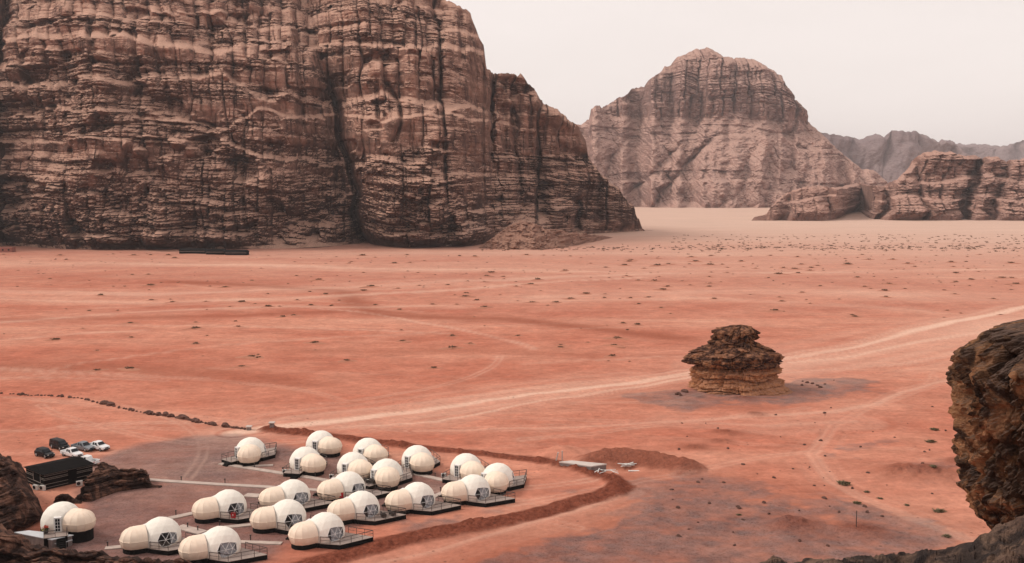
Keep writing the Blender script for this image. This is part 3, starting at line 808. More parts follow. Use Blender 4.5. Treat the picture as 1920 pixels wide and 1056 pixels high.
M_crag = rock_mat('crag sandstone', (0.60, 0.325, 0.165), (0.33, 0.16, 0.085), (0.024, 0.016, 0.014), 1.5, None, (0.13, 0.085, 0.068), 0.85, bmp=0.8, patch=0.9)
CY = 50.0
CX = P(2117, 600, CY).x
z4 = [(330, 930), (300, 920), (250, 880), (225, 830), (215, 790), (178, 742), (180, 710), (215, 660), (200, 600), (187, 530), (190, 450), (195, 385), (213, 360), (182, 330), (174, 240), (182, 214), (238, 165), (236, 145), (298, 100), (320, 75), (370, 52), (440, 38), (499, 25), (700, -20), (900, -60)]
cprof = [(-1.0, 9.0, 16.0), (26, 4.2, 12.0), (34, 3.6, 12.0)]
for a, bq in z4:
    p = P(1700 + a / 2.268, 590 + bq / 2.268, CY)
    cprof.append((p.z - (0.35 if bq < 150 else 0.0), max(CX - p.x - 1.4, 0.0), 12.0 if p.z < 46 else max(12 - (p.z - 46) * 2.2, 0.0)))
cprof.append((cprof[-1][0] + 0.3, 0.0, 0.0))
def crag_relief(TH, Z, r):
    d = 0.8 * wrapn(TH, Z, 4, 0.35, 4, 100) + 0.95 * wrapn(TH, Z, 12, 0.8, 5, 101, 0.62)
    d = d + 0.32 * np.abs(wrapn(TH + 0.05 * Z, Z, 26, 1.0, 3, 102)) - 0.55 * np.exp(-(np.abs(wrapn(TH + 0.04 * Z, Z, 9, 0.4, 2, 103)) / 0.05) ** 2)
    d = d - 1.0 * ss(0.22, 0.45, wrapn(TH, Z, 9, 0.6, 3, 104))
    sq = ((TH + math.pi * 1.5) % (2 * math.pi)) * 7
    d = 1.0 * d + 0.5 * strata(sq, Z, [(3.4, 1.9, 0.9), (1.5, 0.8, 0.4)], 107, dip=0.3, warp=2.5, wl=5) + 0.5 * wrapn(TH + 0.06 * Z, Z, 20, 0.35, 4, 108, 0.6) - 0.3
    top = ss(45.5, 47.5, Z)
    d = d * (1 - 0.5 * top) + top * 0.35 * vn(Z / 0.22 + wrapn(TH, Z, 6, 0.2, 2, 106), Z * 0, seed=105)
    return d * np.clip(r / 3, 0, 1)
props(lathe_rock('rock_crag', (CX, CY, 0), cprof, 0.75, 620, 420, crag_relief, M_crag), 'overhanging weathered rock crag filling the right edge of the view', 'rock')

# ledge below the camera on the right
M_ledge = rock_mat('ledge sandstone', (0.24, 0.155, 0.11), (0.15, 0.088, 0.065), (0.028, 0.022, 0.022), 0.6, None, None, 0.85, bmp=0.9, patch=0.85)
e_px = np.linspace(1180, 2300, 520)
e_y = np.interp(e_px, [1180, 1330, 1385, 1440, 1480, 1560, 1640, 1665, 1700, 1735, 1790, 1810, 1828, 1837, 1854, 1867, 1890, 1920, 2050, 2300], [1120, 1075, 1052, 1046, 1050, 1044, 1040, 1030, 1030, 1027, 1025, 1017, 1013, 1004, 998, 983, 977, 969, 955, 950])
e_Y = 22.0 + 1.5 * fbm(e_px / 120, e_px * 0, o=3, seed=110)
edge = np.array([P(a, b, c) for a, b, c in zip(e_px, e_y, e_Y)])
tt = np.linspace(0, 1, 150)
rows_l = []
for t in tt:
    Yr = 8 + (edge[:, 1] - 8) * t
    Xr = edge[:, 0] * (0.55 + 0.45 * t)
    q = fbm(Xr / 1.6, Yr / 1.1, o=4, seed=111)
    step = np.floor(q * 6 + 0.3 * vn(Xr / 0.4, Yr / 0.3, seed=112)) / 6
    zr = edge[:, 2] + (step * 0.6 + 0.16 * fbm(Xr / 0.35, Yr / 0.25, o=3, seed=113)) * (0.35 + 0.65 * min(1, (1 - t) * 8)) - 0.15 * (1 - t)
    rows_l.append(np.stack([Xr, Yr, zr], -1))
last = rows_l[-1]
for j, dz in enumerate(np.concatenate([np.linspace(0.15, 6, 40), [15, 30, 50]])):
    out = 0.25 * vn(last[:, 0] / 0.8, np.full(len(last), dz / 0.35), seed=114) + 0.2 * vn(last[:, 0] / 0.3, np.full(len(last), dz / 0.2), seed=115) - 0.06 * dz
    rows_l.append(last + np.stack([out * 0, out, np.full(len(last), -dz)], -1))
props(grid_mesh('rock_ledge', np.stack(rows_l), M_ledge, False), 'dark layered rock ledge in the bottom right foreground', 'rock')

# outcrops beside the camp
M_out = rock_mat('outcrop sandstone', (0.30, 0.155, 0.105), (0.16, 0.075, 0.052), (0.026, 0.016, 0.015), 1.6, None, None, 0.85, bmp=0.9, patch=0.85)
def out_relief(sc, seed):
    def f(X, Y, Z, XS, ZT):
        s = X
        d = strata(s, Z, [(2.6 * sc, 4 * sc, 0.75 * sc), (1.0 * sc, 1.7 * sc, 0.4 * sc), (0.4 * sc, 0.7 * sc, 0.18 * sc)], seed, warp=1.0 * sc, wl=9 * sc, dip=0.08)
        d = 1.5 * d + 1.7 * sc * fbm(s / (6 * sc), Z / (4 * sc), o=4, seed=seed + 1, gain=0.5) + 0.45 * sc * fbm(s / (0.8 * sc), Z / (0.6 * sc), o=3, seed=seed + 2)
        cr = np.abs(vn(s / (3.5 * sc), Z / (6 * sc), seed=seed + 3))
        return 1.5 * (d - 0.9 * sc * np.exp(-(cr / 0.07) ** 2)) * ss(-0.5, 0.8, Z) * np.clip(ZT / (2 * sc), 0.15, 1)
    return f
props(rock_face('rock_outcrop', np.linspace(-260, 56, 300), interp([(-260, 1000), (0, 1000), (36, 985), (56, 972)]), interp([(-260, 806), (-120, 838), (-40, 854), (-6, 860), (10, 868), (20, 882), (25, 900), (30, 912), (38, 928), (46, 942), (51, 954), (54, 968), (56, 971)]),
      lambda x, z, zt: 0.85 * z + 3.0 * ss(5, 7, z + np.sin(x / 20)), out_relief(1.3, 201), 220, M_out, 1.0, 1.2, lift=0.3, jag=2.5), 'tall dark rock outcrop at the left edge beside the black tent', 'rock')
props(rock_face('rock_outcrop', np.linspace(104, 284, 260), interp([(104, 943), (128, 940), (150, 939), (185, 926), (200, 921), (250, 914), (284, 915)]), interp([(104, 942), (118, 934), (130, 925), (142, 905), (152, 893), (163, 879), (175, 868), (188, 873), (200, 879), (216, 884), (235, 883), (250, 880), (257, 886), (261, 900), (266, 908), (275, 911), (284, 914.5)]),
      lambda x, z, zt: 1.7 * z, out_relief(0.8, 221), 160, M_out, 0.8, 1.0, lift=0.45, jag=2.0), 'low flaky rock outcrop between the black tent and the gravel yard', 'rock')
props(rock_face('rock_outcrop', np.linspace(74, 128, 80), interp([(74, 944), (128, 944)]), interp([(74, 942), (82, 933), (92, 926), (103, 926), (112, 934), (120, 940), (128, 943.5)]),
      lambda x, z, zt: 1.5 * z, out_relief(0.5, 231), 60, M_out, 0.5, 1.0, lift=0.4), 'small dark boulder heap behind the leftmost dome', 'rock')
props(rock_face('rock_outcrop', np.linspace(-200, 395, 420), interp([(-200, 1105), (150, 1105), (300, 1085), (395, 1062)]), interp([(-200, 930), (-60, 968), (-10, 998), (12, 1006), (30, 1024), (55, 1027), (75, 1032), (98, 1028), (120, 1036), (138, 1038), (150, 1033), (166, 1036), (178, 1044), (200, 1047), (240, 1048), (280, 1050), (310, 1049), (335, 1054), (350, 1058), (395, 1062)]),
      lambda x, z, zt: 2.0 * z, out_relief(1.0, 241), 200, M_out, 1.0, 1.0, lift=0.45, jag=2.5), 'broad dark rock ledge in the bottom left corner below the leftmost dome', 'rock')
# ------------------------------------------------------------------ dome tents
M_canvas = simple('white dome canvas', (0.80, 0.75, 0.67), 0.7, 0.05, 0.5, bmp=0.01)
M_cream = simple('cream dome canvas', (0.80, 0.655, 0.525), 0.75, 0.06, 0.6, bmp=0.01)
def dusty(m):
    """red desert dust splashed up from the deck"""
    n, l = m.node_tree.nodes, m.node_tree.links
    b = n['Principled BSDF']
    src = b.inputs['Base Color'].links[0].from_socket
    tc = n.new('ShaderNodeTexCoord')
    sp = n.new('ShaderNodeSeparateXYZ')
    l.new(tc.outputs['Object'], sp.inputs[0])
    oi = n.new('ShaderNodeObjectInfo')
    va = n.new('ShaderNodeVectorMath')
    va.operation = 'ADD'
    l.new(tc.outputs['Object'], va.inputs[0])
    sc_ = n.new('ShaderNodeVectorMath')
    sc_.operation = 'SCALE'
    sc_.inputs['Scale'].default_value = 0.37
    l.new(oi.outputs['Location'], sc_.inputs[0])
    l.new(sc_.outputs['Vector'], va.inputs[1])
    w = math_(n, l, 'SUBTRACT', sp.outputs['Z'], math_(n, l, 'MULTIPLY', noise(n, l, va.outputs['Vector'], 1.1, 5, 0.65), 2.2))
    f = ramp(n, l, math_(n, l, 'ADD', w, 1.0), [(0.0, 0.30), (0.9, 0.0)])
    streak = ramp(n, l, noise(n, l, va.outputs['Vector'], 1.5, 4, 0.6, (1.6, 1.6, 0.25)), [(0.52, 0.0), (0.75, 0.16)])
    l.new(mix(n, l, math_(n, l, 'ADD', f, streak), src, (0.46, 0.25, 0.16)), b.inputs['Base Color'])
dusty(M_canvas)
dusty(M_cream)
M_black = simple('black skirt board', (0.010, 0.009, 0.009), 0.9, 0.3, 2.0, spec=0.1)
M_deckw = simple('grey deck boards', (0.30, 0.235, 0.205), 0.8, 0.2, 2.5, bmp=0.01)
M_rail = simple('dark rail metal', (0.055, 0.040, 0.036), 0.5, 0.2, 3.0)
M_frame = simple('white frame paint', (0.72, 0.70, 0.68), 0.5, 0.08, 4.0)
M_curtain = simple('white curtain cloth', (0.80, 0.78, 0.78), 0.9, 0.15, 2.0)
M_int = simple('dark interior', (0.06, 0.05, 0.05), 0.9, 0.3, 1.0)
M_glass, gn, gl, gb = nt('window glass')
gb.inputs['Base Color'].default_value = (0.02, 0.022, 0.026, 1)
gb.inputs['Roughness'].default_value = 0.08
_tr = gn.new('ShaderNodeBsdfTransparent')
_tr.inputs['Color'].default_value = (0.85, 0.87, 0.9, 1)
_tc = gn.new('ShaderNodeTexCoord')
_nf = ramp(gn, gl, noise(gn, gl, _tc.outputs['Object'], 2.0, 3), [(0.3, 0.66), (0.7, 0.80)])
_mx = gn.new('ShaderNodeMixShader')
gl.new(_nf, _mx.inputs[0])
gl.new(gb.outputs[0], _mx.inputs[1])
gl.new(_tr.outputs[0], _mx.inputs[2])
gl.new(_mx.outputs[0], gn['Material Output'].inputs['Surface'])
M_doorglass = simple('dark door glass', (0.015, 0.017, 0.022), 0.1, 0.3, 3.0)

DR, ZC, DZ = 3.0, 0.65, 0.75        # dome radius, sphere centre above the deck, deck height
def icosa3():
    f = (1 + 5 ** 0.5) / 2
    v = [Vector(p).normalized() for p in ((-1, f, 0), (1, f, 0), (-1, -f, 0), (1, -f, 0), (0, -1, f), (0, 1, f), (0, -1, -f), (0, 1, -f), (f, 0, -1), (f, 0, 1), (-f, 0, -1), (-f, 0, 1))]
    t = ((0, 11, 5), (0, 5, 1), (0, 1, 7), (0, 7, 10), (0, 10, 11), (1, 5, 9), (5, 11, 4), (11, 10, 2), (10, 7, 6), (7, 1, 8), (3, 9, 4), (3, 4, 2), (3, 2, 6), (3, 6, 8), (3, 8, 9), (4, 9, 5), (2, 4, 11), (6, 2, 10), (8, 6, 7), (9, 8, 1))
    vs, key, tris = [], {}, []
    def add(p):
        p = p.normalized()
        k = (round(p.x, 4), round(p.y, 4), round(p.z, 4))
        if k not in key:
            key[k] = len(vs)
            vs.append(p)
        return key[k]
    n = 3
    for a, b, c in t:
        A, B, C = v[a], v[b], v[c]
        g = {(i, j): add(A + (B - A) * (i / n) + (C - A) * (j / n)) for i in range(n + 1) for j in range(n + 1 - i)}
        for i in range(n):
            for j in range(n - i):
                tris.append((g[i, j], g[i + 1, j], g[i, j + 1]))
                if i + j < n - 1:
                    tris.append((g[i + 1, j], g[i + 1, j + 1], g[i, j + 1]))
    return vs, tris
def dome_meshes():
    vs, tris = icosa3()
    # turn the sphere so that a six-triangle fan looks out over the deck
    deg = [sum(i in t for t in tris) for i in range(len(vs))]
    w0 = next(i for i in range(len(vs)) if deg[i] == 6)
    tgt = Vector((math.cos(R(-38)), math.sin(R(-38)), 0.15)).normalized()
    q = vs[w0].rotation_difference(tgt).to_matrix()
    vs = [q @ v for v in vs]
    best = None
    for a in range(0, 360, 3):        # roll round the window axis until a level edge runs beside it
        m = Matrix.Rotation(R(a), 3, tgt)
        nb = sorted(((m @ vs[j] - tgt).length, j) for j in range(len(vs)) if j != w0)[:6]
        e = min(abs((m @ vs[j]).z - tgt.z) for d, j in nb)
        if best is None or e < best[0]:
            best = (e, m)
    vs = [best[1] @ v for v in vs]
    fan = {i for i, t in enumerate(tris) if w0 in t}
    nbs = {j for i in fan for j in tris[i]} - {w0}
    # second fan beside the first, round towards the deck's open end
    w1 = min(nbs, key=lambda j: abs(vs[j].z - tgt.z) + (0 if math.atan2(vs[j].y, vs[j].x) > R(-38) else 5))
    fan |= {i for i, t in enumerate(tris) if w1 in t}
    pt = lambda v: Vector((v.x * DR, v.y * DR, v.z * DR + ZC))
    bm = bmesh.new()
    bv = {}
    def sv(p):
        k = (round(p.x, 3), round(p.y, 3), round(p.z, 3))
        if k not in bv:
            bv[k] = bm.verts.new(p)
        return bv[k]
    for i, t in enumerate(tris):
        if i in fan:
            continue
        A, B, C = (pt(vs[k]) for k in t)
        def mid(a, b):
            m_ = (a + b) / 2
            c = Vector((0, 0, ZC))
            return c + (m_ - c) * (1 + 0.4 * (DR / (m_ - c).length - 1))
        ab, bc, ca = mid(A, B), mid(B, C), mid(C, A)
        for f in ((A, ab, ca), (ab, B, bc), (ca, bc, C), (ab, bc, ca)):
            bm.faces.new([sv(p) for p in f])
    r = bmesh.ops.bisect_plane(bm, geom=bm.verts[:] + bm.edges[:] + bm.faces[:], plane_co=(0, 0, 0.0), plane_no=(0, 0, -1), clear_outer=True)
    bmesh.ops.recalc_face_normals(bm, faces=bm.faces[:])
    shell = bpy.data.meshes.new('main_dome')
    bm.to_mesh(shell)
    bm.free()
    shell.materials.append(M_canvas)
    panes = []
    bars = bmesh.new()
    seen = set()
    for i in sorted(fan):
        p3 = [pt(vs[k]) for k in tris[i]]
        if max(p.z for p in p3) < 0.25:
            continue
        c = sum(p3, Vector()) / 3
        me = bpy.data.meshes.new('pane')
        b2 = bmesh.new()
        nrm = (c - Vector((0, 0, ZC))).normalized()
        quad = [c + (p - c) * 0.97 - nrm * 0.05 for p in p3]
        f = b2.faces.new([b2.verts.new((p.x, p.y, max(p.z, 0.12))) for p in quad])
        f.normal_update()
        if f.normal.dot(nrm) < 0:
            f.normal_flip()
        b2.to_mesh(me)
        b2.free()
        me.materials.append(M_glass)
        panes.append(me)
        for a, b in ((0, 1), (1, 2), (2, 0)):
            k = tuple(sorted((tris[i][a], tris[i][b])))
            if k not in seen:
                seen.add(k)
                A, B = p3[a].copy(), p3[b].copy()
                if max(A.z, B.z) < 0.05:
                    continue
                A.z, B.z = max(A.z, 0.05), max(B.z, 0.05)
                bar(bars, A, B, 0.06)
    fr = bpy.data.meshes.new('window_frame')
    bars.to_mesh(fr)
    bars.free()
    fr.materials.append(M_frame)
    # curtain hanging inside the open-end half of the window
    bm = bmesh.new()
    a0, a1, n = R(-36), R(22), 42
    prev = None
    for k in range(n + 1):
        a = a0 + (a1 - a0) * k / n
        rr_ = 2.72 + 0.06 * math.sin(k * 1.9)
        lo = bm.verts.new((rr_ * math.cos(a), rr_ * math.sin(a), 0.03))
        hi = bm.verts.new((rr_ * 0.86 * math.cos(a), rr_ * 0.86 * math.sin(a), 2.1))
        if prev:
            bm.faces.new((prev[0], lo, hi, prev[1]))
        prev = (lo, hi)
    cu = bpy.data.meshes.new('curtain')
    bm.to_mesh(cu)
    bm.free()
    cu.materials.append(M_curtain)
    return shell, panes, fr, cu
BATH_A, BATH_D, BATH_R = R(229), 3.6, 2.2
def bath_mesh():
    ax = Vector((math.cos(BATH_A), math.sin(BATH_A), 0))
    c1, c0 = ax * BATH_D, ax * 2.2
    out = []
    side = Vector((-ax.y, ax.x, 0))
    for k in range(7):                 # round end, seven gores
        a = BATH_A - math.pi / 2 + math.pi * k / 6
        out.append((c1, Vector((math.cos(a), math.sin(a), 0))))
    out.append((c0, side))
    out.insert(0, (c0, -side))
    prof = [(0.0, 0.86), (1.15, 1.02), (1.19, 0.995), (1.95, 0.88), (2.50, 0.60), (2.80, 0.26), (2.88, 0.0)]
    zz_ = np.concatenate([np.linspace(0, 1.15, 5), [1.19], np.linspace(1.35, 2.84, 10), [2.88]])
    pr_ = np.interp(zz_, [0, .3, .7, 1.15, 1.19, 1.6, 1.95, 2.25, 2.5, 2.68, 2.8, 2.85, 2.88], [.86, .92, .98, 1.01, .995, .955, .88, .765, .61, .44, .27, .15, 0])
    prof = list(zip(zz_.tolist(), pr_.tolist()))
    bm = bmesh.new()
    ring = [[bm.verts.new(c + d * (BATH_R * pr) + Vector((0, 0, z))) for c, d in out] for z, pr in prof]
    for a, b in zip(ring, ring[1:]):
        for k in range(len(out) - 1):
            bm.faces.new((a[k], a[k + 1], b[k + 1], b[k]))
    bmesh.ops.remove_doubles(bm, verts=bm.verts[:], dist=0.001)
    bmesh.ops.recalc_face_normals(bm, faces=bm.faces[:])
    me = bpy.data.meshes.new('bathroom_dome')
    bm.to_mesh(me)
    bm.free()
    me.materials.append(M_cream)
    # raised seams between the gores
    sm = bmesh.new()
    for k in range(1, len(out) - 1):
        c, d = out[k]
        pts = [c + d * (BATH_R * pr + 0.006) + Vector((0, 0, z)) for z, pr in prof[:-1]]
        for a, b in zip(pts, pts[1:]):
            bar(sm, a, b, 0.035)
    for (c, d), (e, g) in zip(out, out[1:]):
        bar(sm, c + d * (BATH_R * 1.02 + 0.008) + Vector((0, 0, 1.165)), e + g * (BATH_R * 1.02 + 0.008) + Vector((0, 0, 1.165)), 0.045)
    s = bpy.data.meshes.new('seam')
    sm.to_mesh(s)
    sm.free()
    s.materials.append(M_cream)
    return me, s
DECK = [(0.4, -3.1), (3.6, -3.05), (7.3, 1.25), (2.2, 2.3), (0.0, 0.0)]
ENTRY = [(-5.2, -1.0), (-2.2, -1.0), (-1.6, 2.3), (-5.2, 2.3)]
def bath_poly(r, n=10):
    ax = Vector((math.cos(BATH_A), math.sin(BATH_A), 0))
    p = [ax * BATH_D + Vector((math.cos(a), math.sin(a), 0)) * r for a in (BATH_A - math.pi / 2 + math.pi * k / n for k in range(n + 1))]
    s = Vector((-ax.y, ax.x, 0)) * r
    return [(v.x, v.y) for v in [-s] + p + [s]]
def ring_poly(r, n=12):
    return [(r * math.cos(2 * math.pi * k / n), r * math.sin(2 * math.pi * k / n)) for k in range(n)]
def shrink(poly, k):
    cx, cy = sum(p[0] for p in poly) / len(poly), sum(p[1] for p in poly) / len(poly)
    return [(cx + (x - cx) * k, cy + (y - cy) * k) for x, y in poly]
def mesh_of(name, bm, mat):
    bmesh.ops.recalc_face_normals(bm, faces=bm.faces[:])
    me = bpy.data.meshes.new(name)
    bm.to_mesh(me)
    bm.free()
    me.materials.append(mat)
    return me
def rail_mesh(pts, z):
    bm = bmesh.new()
    H = 1.0
    for a, b in zip(pts, pts[1:]):
        a, b = Vector((*a, z)), Vector((*b, z))
        n = max(1, round((b - a).length / 1.6))
        for k in range(n + 1):
            p = a.lerp(b, k / n)
            bar(bm, p, p + Vector((0, 0, H)), 0.06)
        bar(bm, a + Vector((0, 0, H)), b + Vector((0, 0, H)), 0.075)
        bar(bm, a + Vector((0, 0, 0.5)), b + Vector((0, 0, 0.5)), 0.04)
    return mesh_of('railing', bm, M_rail)
def platform_meshes(dz):
    sk = []
    for poly in (ring_poly(3.02), shrink(DECK, 0.985), bath_poly(1.80), shrink(ENTRY, 0.98)):
        bm = bmesh.new()
        prism(bm, poly, -0.3, dz - 0.06 - 0.004 * len(sk))
        sk.append(mesh_of('skirt', bm, M_black))
    bm = bmesh.new(); prism(bm, DECK, dz - 0.05, dz - 0.004)
    deck = mesh_of('deck_floor', bm, M_deckw)
    bm = bmesh.new(); prism(bm, ENTRY, dz - 0.05, dz - 0.008)
    ent = mesh_of('entry_deck', bm, M_deckw)
    bm = bmesh.new(); prism(bm, ring_poly(3.0), dz - 0.05, dz - 0.0)
    flo = mesh_of('room_floor', bm, M_deckw)
    steps = []
    n = max(2, round(dz / 0.25))
    for k in range(n):
        bm = bmesh.new()
        h = dz * (n - k) / (n + 1)
        box(bm, -5.22 - 0.32 * (k + 1), -0.75, -0.2, -5.22 - 0.32 * k - 0.004, 0.55, h)
        steps.append(mesh_of('step', bm, M_black))
    return sk, deck, ent, flo, steps, rail_mesh([(0.45, -3.05), (3.57, -3.0), (7.2, 1.22), (2.9, 2.1)], dz), rail_mesh([(-2.2, 2.22), (-5.12, 2.22), (-5.12, 0.7)], dz), rail_mesh([(-5.12, -0.85), (-4.0, -0.92)], dz)
DOOR_A = R(172)
def door_meshes():
    # plain door upright, out of local x axis; turned to DOOR_A when placed
    fr = bmesh.new()
    box(fr, 2.55, -0.52, 0, 3.10, -0.40, 2.1)
    box(fr, 2.55, 0.40, 0, 3.10, 0.52, 2.1)
    box(fr, 2.3, -0.52, 2.1, 3.10, 0.52, 2.22)
    leaf = bmesh.new()
    box(leaf, 3.00, -0.40, 0.02, 3.04, 0.40, 2.1)
    for y in (-0.36, 0.0, 0.36):
        bar(leaf, (3.05, y, 0.05), (3.05, y, 2.08), 0.06 if y else 0.05)
    for z in (0.08, 0.56, 1.06, 1.56, 2.05):
        bar(leaf, (3.052, -0.38, z), (3.052, 0.38, z), 0.05)
    gls = bmesh.new()
    box(gls, 3.041, -0.33, 0.12, 3.047, 0.33, 2.02)
    return mesh_of('door_frame', fr, M_frame), mesh_of('door', leaf, M_frame), mesh_of('door_glass', gls, M_doorglass)
SHELL, PANES, WFRAME, CURTAIN = dome_meshes()
BATH, SEAM = bath_mesh()
PLAT = platform_meshes(DZ)
PLAT_HIGH = platform_meshes(1.75)
DOORM = door_meshes()
M_ext_red = simple('red enamel', (0.42, 0.012, 0.015), 0.4, 0.15, 3.0)

DOMES = [(470, 820.2, 51, 'white dome tent standing alone at the far left of the back row'),
         (601.5, 807.6, 86, 'topmost white dome tent, backed right against the far berm'),
         (690, 821.5, 77, 'white dome tent, second of the back row from the topmost one'),
         (782, 835.3, 64, 'white dome tent, third of the back row from the topmost one'),
         (874, 850.5, 66, 'white dome tent with door towards the camera, rightmost but one of the back row'),
         (933.5, 868.6, 35, 'rightmost white dome tent of the whole camp'),
         (572.5, 838, 80, 'white dome tent directly below and left of the topmost one'),
         (662, 848, 76, 'white dome tent in the thick of the camp with a grey box under its door'),
         (725, 860.5, 51, 'white dome tent whose bathroom dome covers its front, chairs beside its door'),
         (653, 884.5, -8, 'white dome tent in mid camp with a red box below its bathroom dome'),
         (887.7, 890.3, -22, 'white dome tent at the right end of the front row with wide bare deck'),
         (549, 899.6, -15, 'white dome tent just below the pale cross path, left of the middle'),
         (783, 904.6, -15, 'white dome tent, second from the right in the front row'),
         (428, 918.5, -15, 'white dome tent with a red extinguisher box on its railing'),
         (678, 921, -15, 'white dome tent with dark armchairs on its deck, third from right in front'),
         (539, 936.9, -25, 'white dome tent with a large dark window, directly above the lowest right one'),
         (610, 961.3, -12, 'white dome tent nearest the curving front berm, dark steps at its left'),
         (301.5, 970, -18, 'white dome tent just right of the dark ledge and leftmost of the front pairs'),
         (412.7, 987.5, -20, 'lowest white dome tent, cut by the shrubby rock at the bottom')]
def add_dome(px, top, rot, label, high=False):
    dz = 1.75 if high else DZ
    yc = (top - 23.04) / 0.9332
    c = G(px, yc, dz)
    o = empty('dome_tent', (c.x, c.y, 0), R(rot))
    props(o, label, 'dome tent', 'glamping dome tents of the desert camp')
    up = (0, 0, dz)
    d = link('main_dome', SHELL, None, o, up)
    for me in PANES:
        link('pane', me, None, d)
    link('window_frame', WFRAME, None, d)
    cu = link('curtain', CURTAIN, None, d)
    cu.rotation_euler.z = R(((px * 7.3 + top) % 1) * 44 - 26)
    b = link('bathroom_dome', BATH, None, o, up)
    link('seam', SEAM, None, b)
    df = link('door', DOORM[1], None, o, up)
    df.rotation_euler.z = DOOR_A
    link('door_frame', DOORM[0], None, df)
    link('door_glass', DOORM[2], None, df)
    sk, deck, ent, flo, steps, r1, r2, r3 = PLAT_HIGH if high else PLAT
    for s in sk:
        link('skirt', s, None, o)
    dk = link('deck_floor', deck, None, o)
    link('railing', r1, None, dk)
    en = link('entry_deck', ent, None, o)
    link('railing', r2, None, en)
    link('railing', r3, None, en)
    link('room_floor', flo, None, o)
    for s in steps:
        link('step', s, None, en)
    return o, c
dome_objs = [add_dome(*d) for d in DOMES]
dome_objs.append(add_dome(116, 942.4, 112, 'white dome tent on a high black base at far left, red flowers by its door', True))
# ------------------------------------------------------------------ paths of the camp
M_path = simple('pale path concrete', (0.42, 0.335, 0.29), 0.9, 0.2, 0.8, bmp=0.02)
def slab_path(pts, w, label):
    P2 = [G(x, y) for x, y in pts]
    bm = bmesh.new()
    L, Rr = [], []
    for k, p in enumerate(P2):
        d = (P2[min(k + 1, len(P2) - 1)] - P2[max(k - 1, 0)]).normalized()
        s = Vector((-d.y, d.x, 0)) * w * 0.42
        L.append(p + s)
        Rr.append(p - s)
    poly = [(v.x, v.y) for v in Rr + L[::-1]]
    prism(bm, poly, -0.1, 0.16)
    bmesh.ops.recalc_face_normals(bm, faces=bm.faces[:])
    props(from_bm('path', bm, M_path), label, kind='structure')
slab_path([(413, 870), (470, 879), (540, 890), (580, 896), (612, 902)], 1.5, 'pale raised path below the back row of domes')
slab_path([(259, 899), (330, 904), (400, 908.5), (500, 914), (595, 920)], 1.5, 'long pale path crossing the gravel yard')
slab_path([(455, 875.5), (512, 873)], 1.2, 'short pale spur path by the back row')
slab_path([(756, 884), (800, 894), (852, 906)], 1.5, 'pale path running between the right hand domes')
slab_path([(460, 929), (487, 931)], 2.2, 'pale landing slab beside a dome')
slab_path([(812, 933), (836, 922)], 1.3, 'short pale path to the front row on the right')
slab_path([(317, 973), (364, 963)], 1.6, 'pale path to the dome with the red box')
slab_path([(335, 988), (380, 1000)], 2.2, 'pale forecourt slab between two front domes')
slab_path([(420, 990), (470, 985)], 1.4, 'pale path left of the dark windowed dome')
slab_path([(448, 1017), (528, 1020)], 1.3, 'pale path leading to the dark steps of the front dome')
slab_path([(197, 1029), (234, 1026)], 1.5, 'pale path end by the bottom left dome')

# ------------------------------------------------------------------ vehicles
M_white = simple('white car paint', (0.72, 0.72, 0.72), 0.3, 0.04, 1.0)
M_blackcar = simple('black car paint', (0.008, 0.009, 0.011), 0.3, 0.2, 1.0, spec=0.15)
M_greycar = simple('silver car paint', (0.22, 0.24, 0.26), 0.3, 0.1, 1.0, metal=0.4)
M_cglass = simple('car glass', (0.012, 0.015, 0.02), 0.12, 0.2, 1.0, spec=0.25)
M_tyre = simple('tyre rubber', (0.02, 0.02, 0.02), 0.9, 0.3, 5.0)
M_rim = simple('wheel rim', (0.35, 0.35, 0.36), 0.35, 0.1, 5.0, metal=0.7)
M_lamp = simple('lamp lens', (0.65, 0.65, 0.62), 0.15, 0.1, 5.0)
M_red = simple('red lamp lens', (0.35, 0.02, 0.02), 0.2, 0.1, 5.0)
def loft(bm, secs, mid=0.55):
    """secs: list of (x, half width low, z low, half width high, z high) cross sections, joined front to back"""
    rings = []
    for x, wl_, zl, wh, zh in secs:
        zm = zl + (zh - zl) * mid
        rings.append([bm.verts.new(p) for p in ((x, -wl_ * (0.96 if mid > .2 else 1), zl), (x, -wl_, zm), (x, -wh, zh), (x, wh, zh), (x, wl_, zm), (x, wl_ * (0.96 if mid > .2 else 1), zl))])
    for a, b in zip(rings, rings[1:]):
        for k in range(6):
            bm.faces.new((a[k], a[(k + 1) % 6], b[(k + 1) % 6], b[k]))
    bm.faces.new(rings[0])
    bm.faces.new(rings[-1][::-1])
def plate(b, x0, z0, x1, z1, w0, w1):
    """sloping pane from (x0, z0) at the scuttle to (x1, z1) at the roof"""
    n_ = Vector((z1 - z0, 0, x0 - x1)).normalized() * 0.03
    v = [b.verts.new(Vector(q) + n_) for q in ((x0, -w0, z0), (x0, w0, z0), (x1, w1, z1), (x1, -w1, z1))]
    v2 = [b.verts.new(w.co - 2.2 * n_) for w in v]
    b.faces.new(v); b.faces.new(v2[::-1])
    for k in range(4):
        b.faces.new((v[k], v2[k], v2[(k + 1) % 4], v[(k + 1) % 4]))
